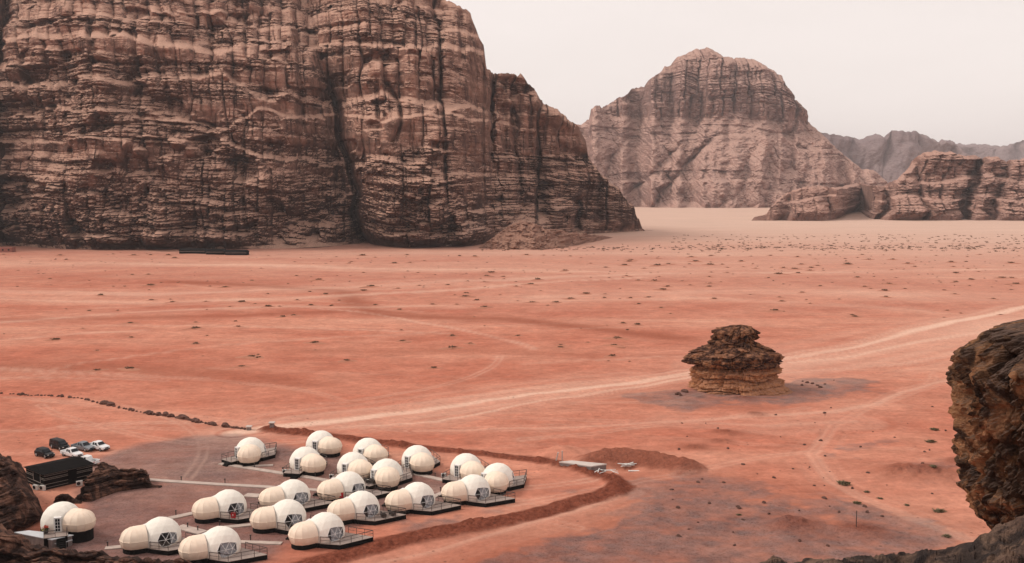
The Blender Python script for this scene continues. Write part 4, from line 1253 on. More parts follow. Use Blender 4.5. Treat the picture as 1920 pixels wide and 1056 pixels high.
def vehicle(name, kind, paint, px, py, heading, label, cat):
    p = G(px, py)
    o = empty(name, (p.x, p.y, gz(p.x, p.y) + 0.0), R(heading))
    props(o, label, cat, 'vehicles parked behind the black tent')
    def part(nm, fn, mat, parent=o):
        bm = bmesh.new()
        fn(bm)
        bmesh.ops.recalc_face_normals(bm, faces=bm.faces[:])
        ob = from_bm(nm, bm, mat, parent)
        md = ob.modifiers.new('edge', 'BEVEL')
        md.width = 0.035
        md.segments = 2
        md.limit_method = 'ANGLE'
        return ob
    if kind == 'pickup':
        L, W = 2.62, 0.91
        part('body', lambda b: loft(b, [(2.62, .78, .42, .70, .72), (2.5, .88, .38, .80, .92), (2.1, .91, .36, .84, 1.02), (1.25, .91, .36, .86, 1.10), (0.9, .91, .36, .87, 1.12), (-0.85, .91, .36, .87, 1.10)]), paint)
        part('cabin', lambda b: loft(b, [(1.28, .85, 1.05, .80, 1.09), (0.62, .84, 1.06, .66, 1.70), (0.35, .84, 1.06, .67, 1.77), (-0.55, .84, 1.06, .66, 1.76), (-0.84, .84, 1.06, .64, 1.68), (-0.88, .83, 1.06, .62, 1.12)], .08), paint)
        part('windscreen', lambda b: plate(b, 1.22, 1.17, 0.69, 1.68, .74, .62), M_cglass)
        for s in (-1, 1):
            for x0, x1 in ((0.50, -0.02), (-0.10, -0.62)):
                def win(b, s=s, x0=x0, x1=x1):
                    v = [b.verts.new(q) for q in ((x0 + (0.22 if x0 > 0.3 else 0), s * .858, 1.14), (x1, s * .858, 1.14), (x1 + .02, s * .705, 1.62), (x0, s * .705, 1.62))]
                    v2 = [b.verts.new(w.co - Vector((0, s * 0.05, 0))) for w in v]
                    b.faces.new(v); b.faces.new(v2[::-1])
                    for k in range(4):
                        b.faces.new((v[k], v2[k], v2[(k + 1) % 4], v[(k + 1) % 4]))
                part('side_window', win, M_cglass)
        def bed(b):
            box(b, -2.55, -.91, .45, -.88, -.80, 1.08); box(b, -2.55, .80, .45, -.88, .91, 1.08)
            box(b, -2.60, -.88, .45, -2.50, .88, 1.06); box(b, -2.5, -.8, .45, -.88, .8, .58)
        part('cargo_bed', bed, paint)
        bumpz, tail = .5, -2.62
        wx = (1.65, -1.55)
    else:
        if kind == 'van':
            L, W, H = 2.5, 0.92, 1.95
            body = [(2.45, .74, .40, .68, .70), (2.3, .88, .36, .78, .95), (1.6, .92, .34, .84, 1.10), (-2.3, .92, .34, .86, 1.12), (-2.45, .88, .40, .82, 1.0)]
            cab = [(1.72, .84, 1.05, .78, 1.10), (0.95, .86, 1.06, .70, 1.82), (0.5, .86, 1.06, .72, 1.93), (-2.1, .86, 1.06, .74, 1.95), (-2.42, .84, 1.06, .70, 1.80)]
            ws = (1.66, 1.20, 1.02, 1.78, .74, .66)
            wins = [(0.85, 0.15), (0.05, -1.0), (-1.1, -2.1)]; top = 1.76; wtop = .775
        else:
            L, W, H = 2.3, 0.90, 1.72
            body = [(2.28, .74, .40, .68, .70), (2.15, .86, .36, .78, .90), (1.1, .90, .34, .84, 1.06), (-2.0, .90, .34, .86, 1.08), (-2.25, .84, .40, .80, 1.0)]
            cab = [(1.15, .83, 1.02, .78, 1.05), (0.45, .84, 1.03, .66, 1.62), (0.1, .84, 1.03, .68, 1.70), (-1.6, .84, 1.03, .68, 1.69), (-2.15, .82, 1.03, .66, 1.15)]
            ws = (1.10, 1.13, 0.52, 1.60, .74, .62)
            wins = [(0.5, -0.25), (-0.33, -1.05), (-1.12, -1.7)]; top = 1.55; wtop = .73
        part('body', lambda b: loft(b, body), paint)
        part('cabin', lambda b: loft(b, cab, .08), paint)
        part('windscreen', lambda b: plate(b, *ws), M_cglass)
        for s in (-1, 1):
            for x0, x1 in wins:
                def win(b, s=s, x0=x0, x1=x1):
                    v = [b.verts.new(q) for q in ((x0, s * .872, 1.13), (x1, s * .872, 1.13), (x1, s * wtop, top), (x0 - .1, s * wtop, top))]
                    v2 = [b.verts.new(w.co - Vector((0, s * 0.05, 0))) for w in v]
                    b.faces.new(v); b.faces.new(v2[::-1])
                    for k in range(4):
                        b.faces.new((v[k], v2[k], v2[(k + 1) % 4], v[(k + 1) % 4]))
                part('side_window', win, M_cglass)
        tail = -2.45 if kind == 'van' else -2.28
        wx = (1.5, -1.45)
    nose = 2.62 if kind == 'pickup' else (2.45 if kind == 'van' else 2.28)
    part('bumper', lambda b: box(b, nose - .08, -.80, .36, nose + .05, .80, .56), M_tyre)
    part('grille', lambda b: box(b, nose - .10, -.42, .60, nose + .03, .42, .80), M_cglass)
    for s in (-1, 1):
        part('headlight', lambda b, s=s: box(b, nose - .25, s * .62 - .15, .66, nose - .02, s * .62 + .15, .82), M_lamp)
        part('tail_light', lambda b, s=s: box(b, tail - .03, s * .76 - .08, .72, tail + .06, s * .76 + .08, 1.02), M_red)
        part('mirror', lambda b, s=s: box(b, .78 if kind != 'van' else 1.2, s * 1.0 - .10, 1.10, .95 if kind != 'van' else 1.37, s * 1.0 + .10, 1.28), M_tyre)
        for x in wx:
            bm = bmesh.new()
            bmesh.ops.create_cone(bm, cap_ends=True, segments=20, radius1=.38, radius2=.38, depth=.26, matrix=Matrix.Translation((x, s * .80, .38)) @ Matrix.Rotation(math.pi / 2, 4, 'X'))
            w = from_bm('wheel', bm, M_tyre, o)
            bm = bmesh.new()
            bmesh.ops.create_cone(bm, cap_ends=True, segments=14, radius1=.23, radius2=.20, depth=.03, matrix=Matrix.Translation((x, s * .94, .38)) @ Matrix.Rotation(-s * math.pi / 2, 4, 'X'))
            from_bm('rim', bm, M_rim, w)
    return o
vehicle('sport_utility_vehicle', 'suv', M_blackcar, 84, 856, -33, 'black sport utility car parked leftmost, above the black tent', 'car')
vehicle('van', 'van', M_blackcar, 112, 842, -35, 'tall black van parked at the back left of the vehicles', 'van')
vehicle('pickup_truck', 'pickup', M_white, 135, 856, -33, 'white double cab pickup in the middle of the parked vehicles', 'pickup truck')
vehicle('pickup_truck', 'pickup', M_greycar, 156, 844, -28, 'grey pickup with dark load bed, parked behind the others', 'pickup truck')
vehicle('pickup_truck', 'pickup', M_white, 184, 843, -28, 'white pickup parked rightmost of the back row of vehicles', 'pickup truck')
vehicle('pickup_truck', 'pickup', M_white, 162, 871, 160, 'white pickup half hidden behind the roof of the black tent', 'pickup truck')

# ------------------------------------------------------------------ black tents
M_tentcloth = simple('black goat hair cloth', (0.009, 0.008, 0.008), 1.0, 0.35, 1.5, bmp=0.02, spec=0.05)
M_stripe = simple('pale woven stripe', (0.30, 0.25, 0.22), 0.9, 0.2, 2.0)
M_unit = simple('white enamel', (0.62, 0.60, 0.57), 0.5, 0.08, 3.0)
b_ = G(84, 919.5)
t_o = empty('black_tent', (b_.x, b_.y, 0), R(49))
props(t_o, 'long black striped tent with flat dark roof beside the rock outcrop', 'tent')
TL, TD, TH_ = 8.8, 7.4, 2.9
bm = bmesh.new(); box(bm, 0, 0, -0.3, TL, TD, TH_)
body = from_bm('tent_wall', bm, M_tentcloth, t_o)
bm = bmesh.new()
pv = [bm.verts.new(q) for q in ((-0.4, -0.35, TH_ - .05), (TL + .4, -0.35, TH_ - .05), (TL + .4, TD + .35, TH_ - .05), (-0.4, TD + .35, TH_ - .05), (0.4, TD / 2, TH_ + .7), (TL - .4, TD / 2, TH_ + .7))]
for f in ((0, 1, 5, 4), (2, 3, 4, 5), (1, 2, 5), (3, 0, 4), (3, 2, 1, 0)):
    bm.faces.new([pv[k] for k in f])
from_bm('tent_roof', bm, M_tentcloth, t_o)
for z in (0.35, 0.95, 1.75, 2.0, 2.45, 2.7):
    bm = bmesh.new()
    box(bm, -0.02, -0.02, z, TL, -0.004, z + .06)
    from_bm('stripe', bm, M_stripe, t_o)
    bm = bmesh.new()
    box(bm, -0.02, -0.004, z, -0.004, TD, z + .06)
    from_bm('stripe', bm, M_stripe, t_o)
bm = bmesh.new(); box(bm, -0.05, 1.6, 1.1, -0.022, 4.2, 2.6); from_bm('window_flap', bm, M_tentcloth, t_o)
for q in (((-0.06, 1.5, 1.05), (-0.06, 4.3, 1.05)), ((-0.06, 1.5, 2.65), (-0.06, 4.3, 2.65)), ((-0.06, 1.5, 1.05), (-0.06, 1.5, 2.65)), ((-0.06, 4.3, 1.05), (-0.06, 4.3, 2.65))):
    bm = bmesh.new(); bar(bm, q[0], q[1], 0.1, 0.05); from_bm('window_border', bm, M_stripe, t_o)
bm = bmesh.new(); box(bm, TL * .48, -0.05, 0.0, TL * .66, -0.022, 2.7); from_bm('door_flap', bm, M_tentcloth, t_o)
def air_unit(px, py, label, rz=0.4, s=1.0):
    p = G(px, py)
    o = empty('air_conditioner', (p.x, p.y, gz(p.x, p.y)), rz)
    props(o, label, 'air conditioner', 'air conditioner units on the ground')
    bm = bmesh.new(); box(bm, -.45 * s, -.17 * s, 0.05, .45 * s, .17 * s, .75 * s); from_bm('casing', bm, M_unit, o)
    bm = bmesh.new()
    bmesh.ops.create_cone(bm, cap_ends=True, segments=16, radius1=.27 * s, radius2=.27 * s, depth=.02, matrix=Matrix.Translation((-.12 * s, -.18 * s, .40 * s)) @ Matrix.Rotation(math.pi / 2, 4, 'X'))
    from_bm('fan_grille', bm, M_doorglass, o)
    for x in (-.35, .35):
        bm = bmesh.new(); box(bm, x * s - .04, -.15 * s, -.1, x * s + .04, .15 * s, .05); from_bm('foot', bm, M_black, o)
air_unit(67, 918.5, 'white air conditioner box by the tent corner, left one of two', -0.4, 1.2)
air_unit(80, 919.5, 'white air conditioner box by the tent corner, right one of two', -0.4, 1.2)
air_unit(149, 911, 'grey white air conditioner box under the far end of the tent', 0.5, 1.2)
air_unit(534, 888, 'white air conditioner under the deck left of the topmost dome pair', 0.2, 1.0)
air_unit(622, 897, 'white air conditioner beside the steps in the thick of the camp', 0.2, 1.0)
air_unit(832, 895, 'white air conditioner under the deck rail on the right', 0.2, 1.0)
# far tents at the foot of the cliff
def far_tent(px0, px1, py, h, label, name='black_tent'):
    p, q = G(px0, py), G(px1, py)
    o = empty(name, (p.x, p.y, gz(p.x, p.y)), math.atan2(q.y - p.y, q.x - p.x))
    props(o, label, 'tent', 'black tents at the foot of the cliff')
    L = (q - p).length
    bm = bmesh.new(); box(bm, 0, 0, -1, L, 8, h * .62); from_bm('tent_wall', bm, M_tentcloth, o)
    bm = bmesh.new(); box(bm, 0, -.05, h * .40, L, -.01, h * .47); from_bm('stripe', bm, M_stripe, o)
    bm = bmesh.new()
    pv = [bm.verts.new(w) for w in ((-.5, -.6, h * .6), (L + .5, -.6, h * .6), (L + .5, 8.6, h * .6), (-.5, 8.6, h * .6), (.5, 4, h), (L - .5, 4, h))]
    for f in ((0, 1, 5, 4), (2, 3, 4, 5), (1, 2, 5), (3, 0, 4), (3, 2, 1, 0)):
        bm.faces.new([pv[k] for k in f])
    from_bm('tent_roof', bm, M_tentcloth, o)
far_tent(336, 384, 475.5, 4.2, 'far long black tent at the cliff foot, left one')
far_tent(386, 420, 476.5, 4.2, 'far long black tent at the cliff foot, middle one')
far_tent(422, 462, 477, 3.9, 'far long black tent at the cliff foot, right one')
M_redwall = simple('red plaster', (0.30, 0.12, 0.09), 0.9, 0.15, 0.5)
p = G(-14, 473)
o = empty('hut', (p.x, p.y, gz(p.x, p.y))); props(o, 'small red plastered hut at the cliff foot, far left edge', 'hut')
bm = bmesh.new(); box(bm, 0, 0, -1, 15.5, 6, 3.6); from_bm('wall', bm, M_redwall, o)
bm = bmesh.new(); box(bm, -.2, -.2, 3.6, 15.7, 6.2, 3.85); from_bm('roof', bm, M_redwall, o)
for x in (2, 7.5, 12.2):
    bm = bmesh.new(); box(bm, x, -.06, 1.3, x + 1.4, -.01, 2.6); from_bm('window', bm, M_doorglass, o)

# ------------------------------------------------------------------ concrete tank slab, boards and posts beyond the berm
M_conc = simple('pale concrete', (0.50, 0.43, 0.39), 0.9, 0.12, 0.6, bmp=0.02)
M_block = simple('grey block wall', (0.20, 0.16, 0.15), 0.9, 0.35, 1.2, bmp=0.03)
q0, q1, q2, q3 = (G(x, y, 1.3) for x, y in ((1048, 866), (1108, 874.5), (1138, 870), (1072, 863.5)))
o = empty('concrete_tank', (0, 0, 0)); props(o, 'sunken concrete tank with pale flat top beyond the berm', 'water tank')
bm = bmesh.new(); prism(bm, [(v.x, v.y) for v in (q0, q1, q2, q3)], 1.12, 1.32); bmesh.ops.recalc_face_normals(bm, faces=bm.faces[:]); from_bm('tank_top', bm, M_conc, o)
bm = bmesh.new(); prism(bm, shrink([(v.x, v.y) for v in (q0, q1, q2, q3)], 0.97), -1.5, 1.12); bmesh.ops.recalc_face_normals(bm, faces=bm.faces[:]); from_bm('tank_wall', bm, M_block, o)
def post(px, py, h, w, label, lean=(0, 0), mat=None, name='post', cat='post', z=None):
    p = G(px, py, z or 0.0)
    bm = bmesh.new()
    z0 = z if z else gz(p.x, p.y) - 0.3
    bar(bm, (0, 0, 0), (lean[0], lean[1], h + .3), w)
    bar(bm, (lean[0], lean[1], h + .3), (lean[0] * 1.01, lean[1] * 1.01, h + .36), w * 1.3)
    ob = from_bm(name, bm, mat or M_conc, None, loc=(p.x, p.y, z0))
    props(ob, label, cat)
post(1042, 868, 1.6, .22, 'leaning pale post at the left end of the tank', (0.45, 0))
post(1054, 867, 1.9, .2, 'upright grey post at the left end of the tank', (0, 0))
post(1605, 997, 2.6, .10, 'thin dark post standing alone on the gravel at lower right', mat=M_rail)
# lumber pile
random.seed(4)
pc = G(1176, 875)
o = empty('lumber_pile', (pc.x, pc.y, gz(pc.x, pc.y))); props(o, 'heap of pale boards lying on the dug earth mound', 'lumber')
for k in range(14):
    bm = bmesh.new()
    an = random.uniform(-.35, .35) if k % 4 else random.uniform(.5, 1.0)
    cx, cy = random.uniform(-.6, .6), random.uniform(-.9, .9)
    l_ = random.uniform(.9, 1.4)
    zz = 0.08 + 0.03 * k
    bar(bm, (cx - l_ * math.cos(an), cy - l_ * math.sin(an), zz), (cx + l_ * math.cos(an), cy + l_ * math.sin(an), zz + random.uniform(-.1, .2)), .2, .07)
    from_bm('board', bm, M_unit, o)
pc = G(1132, 892)
o = empty('lumber_pile', (pc.x, pc.y, gz(pc.x, pc.y))); props(o, 'scattered grey boards on the corner of the berm', 'lumber')
for k in range(9):
    bm = bmesh.new()
    an = random.uniform(0, 3.1)
    cx, cy = random.uniform(-1.5, 2.2), random.uniform(-1, 1)
    l_ = random.uniform(.6, 1.3)
    bar(bm, (cx - l_ * math.cos(an), cy - l_ * math.sin(an), .25 + .05 * k), (cx + l_ * math.cos(an), cy + l_ * math.sin(an), .3 + .05 * k), .14, .06)
    from_bm('board', bm, M_unit, o)
bm = bmesh.new(); pc = G(1192, 881); box(bm, -1.4, -.25, 0, 1.4, .25, .10)
props(from_bm('plank', bm, M_unit, None, loc=(pc.x, pc.y, gz(pc.x, pc.y))), 'single pale plank lying flat right of the tank', 'plank')
# gate pillars
def pillar(px, py, label):
    p = G(px, py)
    o = empty('gate_pillar', (p.x, p.y, gz(p.x, p.y))); props(o, label, 'pillar', 'gate pillars where the track leaves the camp')
    bm = bmesh.new(); box(bm, -.42, -.42, -.3, .42, .42, .75); from_bm('shaft', bm, M_block, o)
    bm = bmesh.new(); box(bm, -.62, -.62, .75, .62, .62, .95); from_bm('cap', bm, M_conc, o)
pillar(467, 806, 'small stone gate pillar at the end of the stone row')
pillar(510, 806.5, 'small stone gate pillar at the start of the dark berm')

# ------------------------------------------------------------------ bollard lamps beside the paths
def bollard(px, py):
    p = G(px, py)
    o = empty('bollard_lamp', (p.x, p.y, gz(p.x, p.y))); props(o, 'short dark bollard lamp beside a pale camp path', 'lamp', 'bollard lamps along the camp paths')
    bm = bmesh.new(); box(bm, -.07, -.07, -.1, .07, .07, .72); from_bm('pole', bm, M_rail, o)
    bm = bmesh.new(); box(bm, -.12, -.12, .72, .12, .12, .86); from_bm('lamp_head', bm, M_rail, o)
for px, py in ((446, 872), (477, 876), (530, 884.5), (591, 894), (279, 898), (340, 902), (422, 906), (560, 913), (770, 884), (816, 895), (470, 1013), (352, 990), (371, 996), (412, 986), (202, 1026), (330, 966), (826, 922)):
    bollard(px, py)

# ------------------------------------------------------------------ things on the decks
def on_dome(i, x, y):
    ob, c = dome_objs[i]
    a = ob.rotation_euler.z
    return Vector((ob.location.x + x * math.cos(a) - y * math.sin(a), ob.location.y + x * math.sin(a) + y * math.cos(a), c.z)), a
def extinguisher(i, x, y, label):
    p, a = on_dome(i, x, y)
    o = empty('extinguisher_cabinet', p, a); props(o, label, 'extinguisher box', 'red boxes on dome railings')
    bm = bmesh.new(); box(bm, -.38, -.14, .15, .38, .14, .98); from_bm('cabinet', bm, M_ext_red, o)
    bm = bmesh.new(); box(bm, -.06, -.155, .42, .06, -.142, .78); from_bm('emblem', bm, M_frame, o)
    for xx in (-.25, .25):
        bm = bmesh.new(); box(bm, xx - .03, -.03, 0, xx + .03, .03, .15); from_bm('leg', bm, M_rail, o)
extinguisher(13, 2.6, -2.8, 'red fire extinguisher box on the railing of a left-hand dome')
extinguisher(9, -0.2, -3.4, 'red box on the dark base in the middle of the camp')
M_wick = simple('dark wicker', (0.045, 0.036, 0.033), 0.8, 0.3, 6.0)
M_cush = simple('pale cushion', (0.55, 0.52, 0.48), 0.9, 0.1, 4.0)
def armchair(i, x, y, rz, label, cush=None):
    p, a = on_dome(i, x, y)
    o = empty('armchair', p, a + rz); props(o, label, 'armchair', 'armchairs on the decks')
    bm = bmesh.new(); box(bm, -.38, -.38, .22, .38, .38, .36); from_bm('seat', bm, M_wick, o)
    bm = bmesh.new(); box(bm, -.40, .30, .36, .40, .42, .95); from_bm('backrest', bm, M_wick, o)
    for s in (-1, 1):
        bm = bmesh.new(); box(bm, s * .42 - .05, -.38, .2, s * .42 + .05, .42, .62); from_bm('armrest', bm, M_wick, o)
        for yy in (-.32, .32):
            bm = bmesh.new(); box(bm, s * .34 - .03, yy - .03, 0, s * .34 + .03, yy + .03, .22); from_bm('leg', bm, M_wick, o)
    bm = bmesh.new(); box(bm, -.34, -.36, .36, .34, .28, .48); from_bm('cushion', bm, cush or M_cush, o)
armchair(14, 4.2, -0.9, 2.2, 'dark armchair left of two on the deck right of centre', M_wick)
armchair(14, 5.3, 0.2, 2.6, 'dark armchair right of two on the deck right of centre', M_wick)
armchair(8, -3.9, 0.9, 1.2, 'pale cushioned armchair by the door of the dome with the covered front')
armchair(8, -3.5, -0.1, 1.6, 'dark armchair by the door of the dome with the covered front', M_wick)
armchair(1, 5.2, 0.2, 0.2, 'pale armchair on the deck behind the topmost dome')
# flowers and boards before the raised dome
M_flow = simple('orange red blossom', (0.55, 0.06, 0.02), 0.7, 0.3, 8.0)
M_yel = simple('yellow blossom', (0.55, 0.45, 0.03), 0.7, 0.3, 8.0)
M_leaf = simple('dark leaf', (0.05, 0.065, 0.03), 0.8, 0.4, 8.0)
ti = len(dome_objs) - 1
p, a = on_dome(ti, -3.05, 2.05)
o = empty('flower_pot', p, 0); props(o, 'pot of orange red flowers by the door of the raised dome', 'flower pot')
bm = bmesh.new(); bmesh.ops.create_cone(bm, cap_ends=True, segments=14, radius1=.25, radius2=.36, depth=.5, matrix=Matrix.Translation((0, 0, .25))); from_bm('pot', bm, M_wick, o)
def puff(n, r, size, seed, c=(0, 0, 0), flat=1.0):
    rnd = random.Random(seed)
    bm = bmesh.new()
    for _ in range(n):
        v = Vector((rnd.gauss(0, 1), rnd.gauss(0, 1), abs(rnd.gauss(0, 1)) * flat)).normalized() * r * rnd.uniform(.35, 1)
        v = Vector((v.x + c[0], v.y + c[1], v.z * flat + c[2]))
        d1 = Vector((rnd.uniform(-1, 1), rnd.uniform(-1, 1), rnd.uniform(-1, 1))).normalized() * size * rnd.uniform(.6, 1.3)
        d2 = Vector((rnd.uniform(-1, 1), rnd.uniform(-1, 1), rnd.uniform(-1, 1))).normalized() * size * rnd.uniform(.4, .8)
        bm.faces.new([bm.verts.new(q) for q in (v - d1, v + d2, v + d1, v - d2)])
    return bm
from_bm('foliage', puff(160, .5, .12, 1, (0, 0, .55)), M_leaf, o)
from_bm('blossom', puff(130, .45, .11, 2, (0, 0, .85)), M_flow, o)
from_bm('blossom', puff(40, .4, .09, 3, (-.15, -.2, .55)), M_yel, o)
M_sheet = simple('pale sheet metal', (0.52, 0.53, 0.55), 0.55, 0.08, 1.0)
def sheet(pts, z, t, label):
    q = [G(x, y, z) for x, y in pts]
    o = empty('roof_panel', (0, 0, 0)); props(o, label, 'platform', 'white platforms before the raised dome')
    bm = bmesh.new(); prism(bm, [(v.x, v.y) for v in q], z - t, z); bmesh.ops.recalc_face_normals(bm, faces=bm.faces[:]); from_bm('panel', bm, M_sheet, o)
    bm = bmesh.new(); prism(bm, shrink([(v.x, v.y) for v in q], .95), -0.5, z - t - .004); bmesh.ops.recalc_face_normals(bm, faces=bm.faces[:]); from_bm('support', bm, M_block, o)
sheet([(25, 998), (97, 1012), (138, 1003), (54, 994.5)], 1.6, .12, 'upper white platform panel before the raised dome')
sheet([(66, 1012), (108, 1020), (136, 1012), (98, 1007.5)], 0.9, .12, 'lower white platform panel before the raised dome')
# ------------------------------------------------------------------ row of stones along the camp's edge
M_stone = rock_mat('boundary stone', (0.20, 0.10, 0.075), (0.12, 0.062, 0.05), (0.04, 0.025, 0.022), 0.6, None, None, 0.7)
rnd = random.Random(11)
def stone_mesh(seed):
    bm = bmesh.new()
    bmesh.ops.create_icosphere(bm, subdivisions=2, radius=1.0)
    r2 = random.Random(seed)
    cuts = [(Vector((r2.gauss(0, 1), r2.gauss(0, 1), r2.gauss(0, 1))).normalized(), r2.uniform(.5, .8)) for _ in range(7)]
    for v in bm.verts:
        for n_, d_ in cuts:
            e = v.co.dot(n_) - d_
            if e > 0:
                v.co -= n_ * e * 0.9
        v.co *= 1 + 0.06 * r2.uniform(-1, 1)
    me = bpy.data.meshes.new('stone')
    bm.to_mesh(me)
    bm.free()
    me.materials.append(M_stone)
    return me
STONES = [stone_mesh(k) for k in range(8)]
line = [(-6, 737), (30, 740), (60, 743), (90, 744), (125, 747), (165, 753), (200, 760), (235, 768), (270, 775), (300, 780), (340, 786), (375, 793), (410, 799), (440, 803), (462, 805)]
def stone(px, py, s, label, group):
    p = G(px, py)
    ob = link('stone', rnd.choice(STONES), None, None, (p.x, p.y, gz(p.x, p.y) + s * .25))
    ob.scale = (s * rnd.uniform(.8, 1.5), s * rnd.uniform(.7, 1.1), s * rnd.uniform(.55, .85))
    ob.rotation_euler = (0, 0, rnd.uniform(0, 6))
    props(ob, label, 'stone', group)
xs_, ys_ = zip(*line)
x = -4.0
while x < 462:
    big = rnd.random() < .22
    s = rnd.uniform(.75, 1.15) if big else rnd.uniform(.28, .65)
    if rnd.random() < .9:
        stone(x, float(np.interp(x, xs_, ys_)) + rnd.uniform(-.6, .6), s, 'dark rough stone in the row marking the upper left edge of the camp', 'stones of the boundary row')
    x += rnd.uniform(2.5, 6.5) if x > 270 else rnd.uniform(4, 10)
for k in range(70):
    px, py = rnd.uniform(1240, 1800), rnd.uniform(760, 1030)
    if px > 1560 and py > 980: continue
    stone(px, py, rnd.uniform(.14, .42), 'small dark stone lying loose on the sand in the right foreground', 'loose stones in the right foreground')
for k in range(16):
    px, py = rnd.uniform(1270, 1300) if k < 5 else rnd.uniform(1500, 1570), rnd.uniform(732, 745) if k < 5 else rnd.uniform(715, 730)
    stone(px, py, rnd.uniform(.3, 1.0) if k < 5 else rnd.uniform(.2, .6), 'fallen stone lying at the foot of the mushroom-shaped butte', 'fallen stones by the butte')

# ------------------------------------------------------------------ desert shrubs
M_shrub = simple('dry grey green twigs', (0.145, 0.088, 0.052), 0.95, 0.4, 1.2)
M_shrubg = simple('green desert leaves', (0.15, 0.115, 0.062), 0.9, 0.4, 1.2)
M_hump = simple('sand hump', (0.36, 0.145, 0.088), 1.0, 0.15, 1.0, bmp=0.03)
def tuft(seed, n=46):
    r2 = random.Random(seed)
    bm = bmesh.new()
    for _ in range(n):
        a, e = r2.uniform(0, 6.283), r2.uniform(.25, 1.35)
        l_ = r2.uniform(.45, 1.0)
        d = Vector((math.cos(a) * math.cos(e), math.sin(a) * math.cos(e), math.sin(e) * .75))
        b0 = Vector((r2.gauss(0, .25), r2.gauss(0, .25), .05))
        s = d.cross(Vector((0, 0, 1))).normalized() * r2.uniform(.05, .13)
        tip = b0 + d * l_
        mid = b0 + d * l_ * .6
        bm.faces.new([bm.verts.new(q) for q in (b0, mid - s, tip, mid + s)])
        s2 = s.cross(d).normalized() * s.length
        bm.faces.new([bm.verts.new(q) for q in (b0, mid - s2, tip + s * 2, mid + s2)])
    me = bpy.data.meshes.new('shrub')
    bm.to_mesh(me)
    bm.free()
    return me
TUFTS = [tuft(k) for k in range(6)]
TUFTG = [tuft(k + 20, 90) for k in range(3)]
for t_ in TUFTS: t_.materials.append(M_shrub)
for t_ in TUFTG: t_.materials.append(M_shrubg)
def hump_mesh(seed):
    th = np.linspace(0, 2 * np.pi, 14, endpoint=False)
    rows_ = []
    for rr_, zz in ((1.0, -.12), (.8, .03), (.5, .17), (.2, .25), (.01, .27)):
        w = 1 + .18 * np.sin(th * 2 + seed) + .1 * np.sin(th * 3 + seed * 2)
        rows_.append(np.stack([rr_ * w * np.cos(th) * 1.5, rr_ * w * np.sin(th), np.full(14, zz)], -1))
    ob = grid_mesh('sand_mound', np.stack(rows_), M_hump, True, close=True)
    me = ob.data
    bpy.data.objects.remove(ob)
    return me
HUMPS = [hump_mesh(k) for k in range(4)]
def shrub(px, py, s, label, group=None, green=False, hump=True):
    p = G(px, py)
    o = link('desert_shrub', rnd.choice(TUFTG if green else TUFTS), None, None, (p.x, p.y, gz(p.x, p.y) + (.16 * s if hump else 0)))
    o.scale = (s * rnd.uniform(.9, 1.4), s * rnd.uniform(.8, 1.1), s * rnd.uniform(.5, .75))
    o.rotation_euler.z = rnd.uniform(-.6, .6)
    props(o, label, 'shrub', group)
    if hump:
        h = link('sand_mound', rnd.choice(HUMPS), None, o, (rnd.uniform(-.2, .2), 0, -.2))
        k = rnd.uniform(1.2, 1.8)
        h.scale = (k, k, k)
    return o
NAMED = [(243, 693, 1.5, 'wide dry shrub with pale litter, left of centre above the stone row', 0), (650, 678, 1.2, 'dry shrub clump in the open sand above the camp', 1), (813, 689, 1.0, 'small dry shrub on bare sand above the middle of the camp', 0),
         (453, 689, 1.0, 'small shrub on bare sand above the lone back-row dome', 1), (755, 641, 1.2, 'shrub clump in the middle of the plain', 1), (485, 672, 1.0, 'low brown shrub between two others left of centre', 0),
         (1582, 910, 2.0, 'round green bush in the right foreground beside the track', 2), (1607, 948, 1.3, 'low green bush below the round one', 2), (1761, 961, 1.5, 'pale green bush near the overhanging crag', 2),
         (1776, 1008, 1.1, 'small green bush just above the rock ledge', 2), (1752, 806, 1.6, 'spreading grey green bush near the upper crag', 2), (1745, 826, 1.5, 'flat green bush left of the crag', 2), (1750, 893, 1.3, 'dark bush on the low red bank by the crag', 2),
         (1385, 968, .7, 'tiny green sprig in the gravel of the lower middle right', 2), (1650, 935, .8, 'pale grass tuft right of the round bush', 2), (1625, 922, .8, 'pale grass tuft close by the round bush', 2), (1700, 950, .8, 'pale grass tuft between the track and the crag', 2)]
for px, py, s, lb, g in NAMED:
    shrub(px, py, s * (.75 if g == 2 else 1), lb, None, g == 2, g != 2)
pts_ = []
tries = 0
while len(pts_) < 270 and tries < 20000:
    tries += 1
    px = rnd.uniform(5, 1915)
    py = 478 + 222 * rnd.random() ** 1.7
    dens = np.interp(px, [0, 500, 900, 1300, 1700, 1920], [.28, .38, .75, 1, 1, .7]) * np.interp(py, [478, 520, 580, 640, 700], [1, 1, .8, .45, .25])
    gp_ = G(px, py)
    dens *= 0.35 + 1.1 * float(ss(-0.25, 0.35, vn(np.array([gp_.x / 55]), np.array([gp_.y / 40]), seed=88)[0]))
    if rnd.random() > dens: continue
    if px > 1270 and px < 1500 and py > 590: continue
    if px > 1400 and py > 600: continue
    if any(abs(px - a) < 16 and abs(py - b) < 3.5 for a, b in pts_): continue
    pts_.append((px, py))
for px, py in pts_:
    far_, side_ = py < 535, ('left part' if px < 640 else 'middle' if px < 1280 else 'right part')
    lb = ('tiny dry shrub on the far side of the plain, in its %s' if far_ else 'small dry shrub on a sand hump in mid plain, in its %s') % side_
    shrub(px, py, rnd.choice((.45, .6, .75, .9, 1.1, 1.5)) * rnd.uniform(.85, 1.15) * np.interp(py, [478, 560, 700], [1.55, 1.15, .85]), lb, ('far' if far_ else 'mid plain') + ' shrubs, ' + side_)
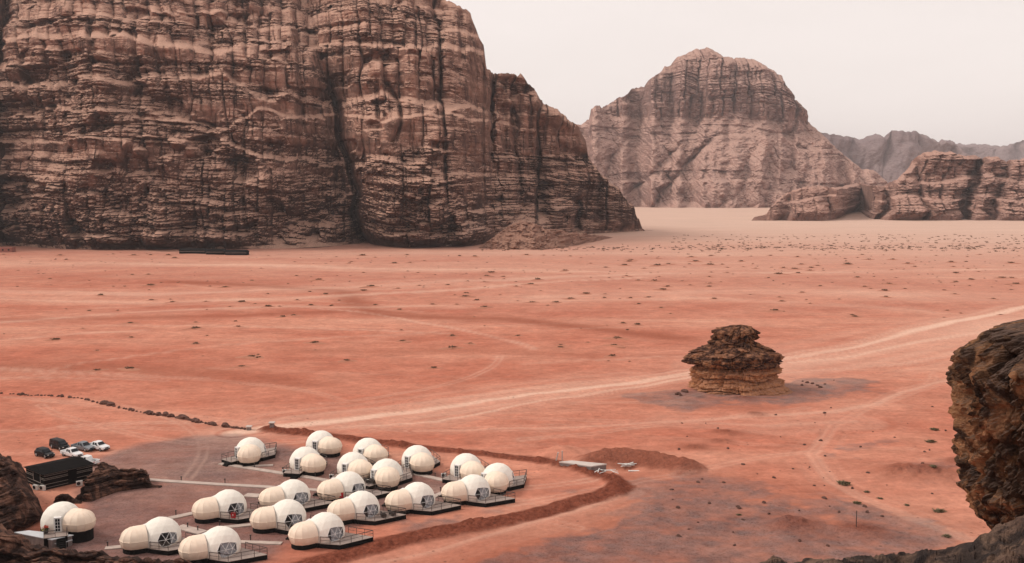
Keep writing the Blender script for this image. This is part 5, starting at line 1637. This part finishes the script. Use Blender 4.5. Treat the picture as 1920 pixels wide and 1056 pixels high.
# beyond these the shrubs merge into a belt of dots nobody could count
bmv, bmf = [], []
src = [np.array([v.co[:] for v in t.vertices]) for t in TUFTS[:3]]
fac = [[list(f.vertices) for f in t.polygons][:30] for t in TUFTS[:3]]
for k in range(1000):
    band = rnd.random()
    if band < .45:
        px, py = rnd.uniform(900, 1930), rnd.gauss(466, 3.0)
    elif band < .8:
        px, py = rnd.uniform(1250, 1930), rnd.uniform(440, 468)
    else:
        px, py = rnd.uniform(0, 1930), rnd.uniform(474, 540)
    if px < 1080 and py < 464: continue
    p = G(px, py)
    s = rnd.uniform(.7, 1.7) if band < .8 else rnd.uniform(.4, .9)
    j = rnd.randrange(3)
    o_ = len(bmv)
    zb = gz(p.x, p.y)
    a = rnd.uniform(0, 6)
    ca, sa = math.cos(a) * s, math.sin(a) * s
    for v in src[j]:
        bmv.append((p.x + 1.3 * (v[0] * ca - v[1] * sa), p.y + v[0] * sa + v[1] * ca, zb + v[2] * s * .8))
    bmf += [[o_ + i for i in f] for f in fac[j]]
me = bpy.data.meshes.new('far_scrub')
me.from_pydata(bmv, [], bmf)
props(link('far_scrub', me, M_shrub), 'belt of tiny scrub dots across the far plain', kind='stuff')
# twiggy bush before the lowest dome
p = G(352, 1052, 1.0)
o = empty('thorn_bush', (p.x, p.y - 6, 0)); props(o, 'thin twiggy bush in front of the lowest dome', 'bush')
me = TUFTG[0]
for k, (x, y, s) in enumerate(((0, 0, 1.9), (1.6, .3, 1.5), (-.9, .4, 1.3))):
    h = link('foliage', TUFTG[k], None, o, (x, y, 1.2)); h.scale = (s, s, s)
HAZE = 0.000055
# ------------------------------------------------------------------ desert haze
bm = bmesh.new()
box(bm, -16500, -16500, -60, 16500, 16500, 520)
M_haze = bpy.data.materials.new('haze')
M_haze.use_nodes = True
hn, hl = M_haze.node_tree.nodes, M_haze.node_tree.links
hn.clear()
h_out = hn.new('ShaderNodeOutputMaterial')
h_vol = hn.new('ShaderNodeVolumePrincipled')
h_vol.inputs['Color'].default_value = (0.97, 0.91, 0.93, 1)
h_vol.inputs['Density'].default_value = HAZE
h_vol.inputs['Anisotropy'].default_value = 0.1
hl.new(h_vol.outputs['Volume'], h_out.inputs['Volume'])
props(from_bm('haze', bm, M_haze), 'thin dusty desert haze over the whole plain', kind='stuff')
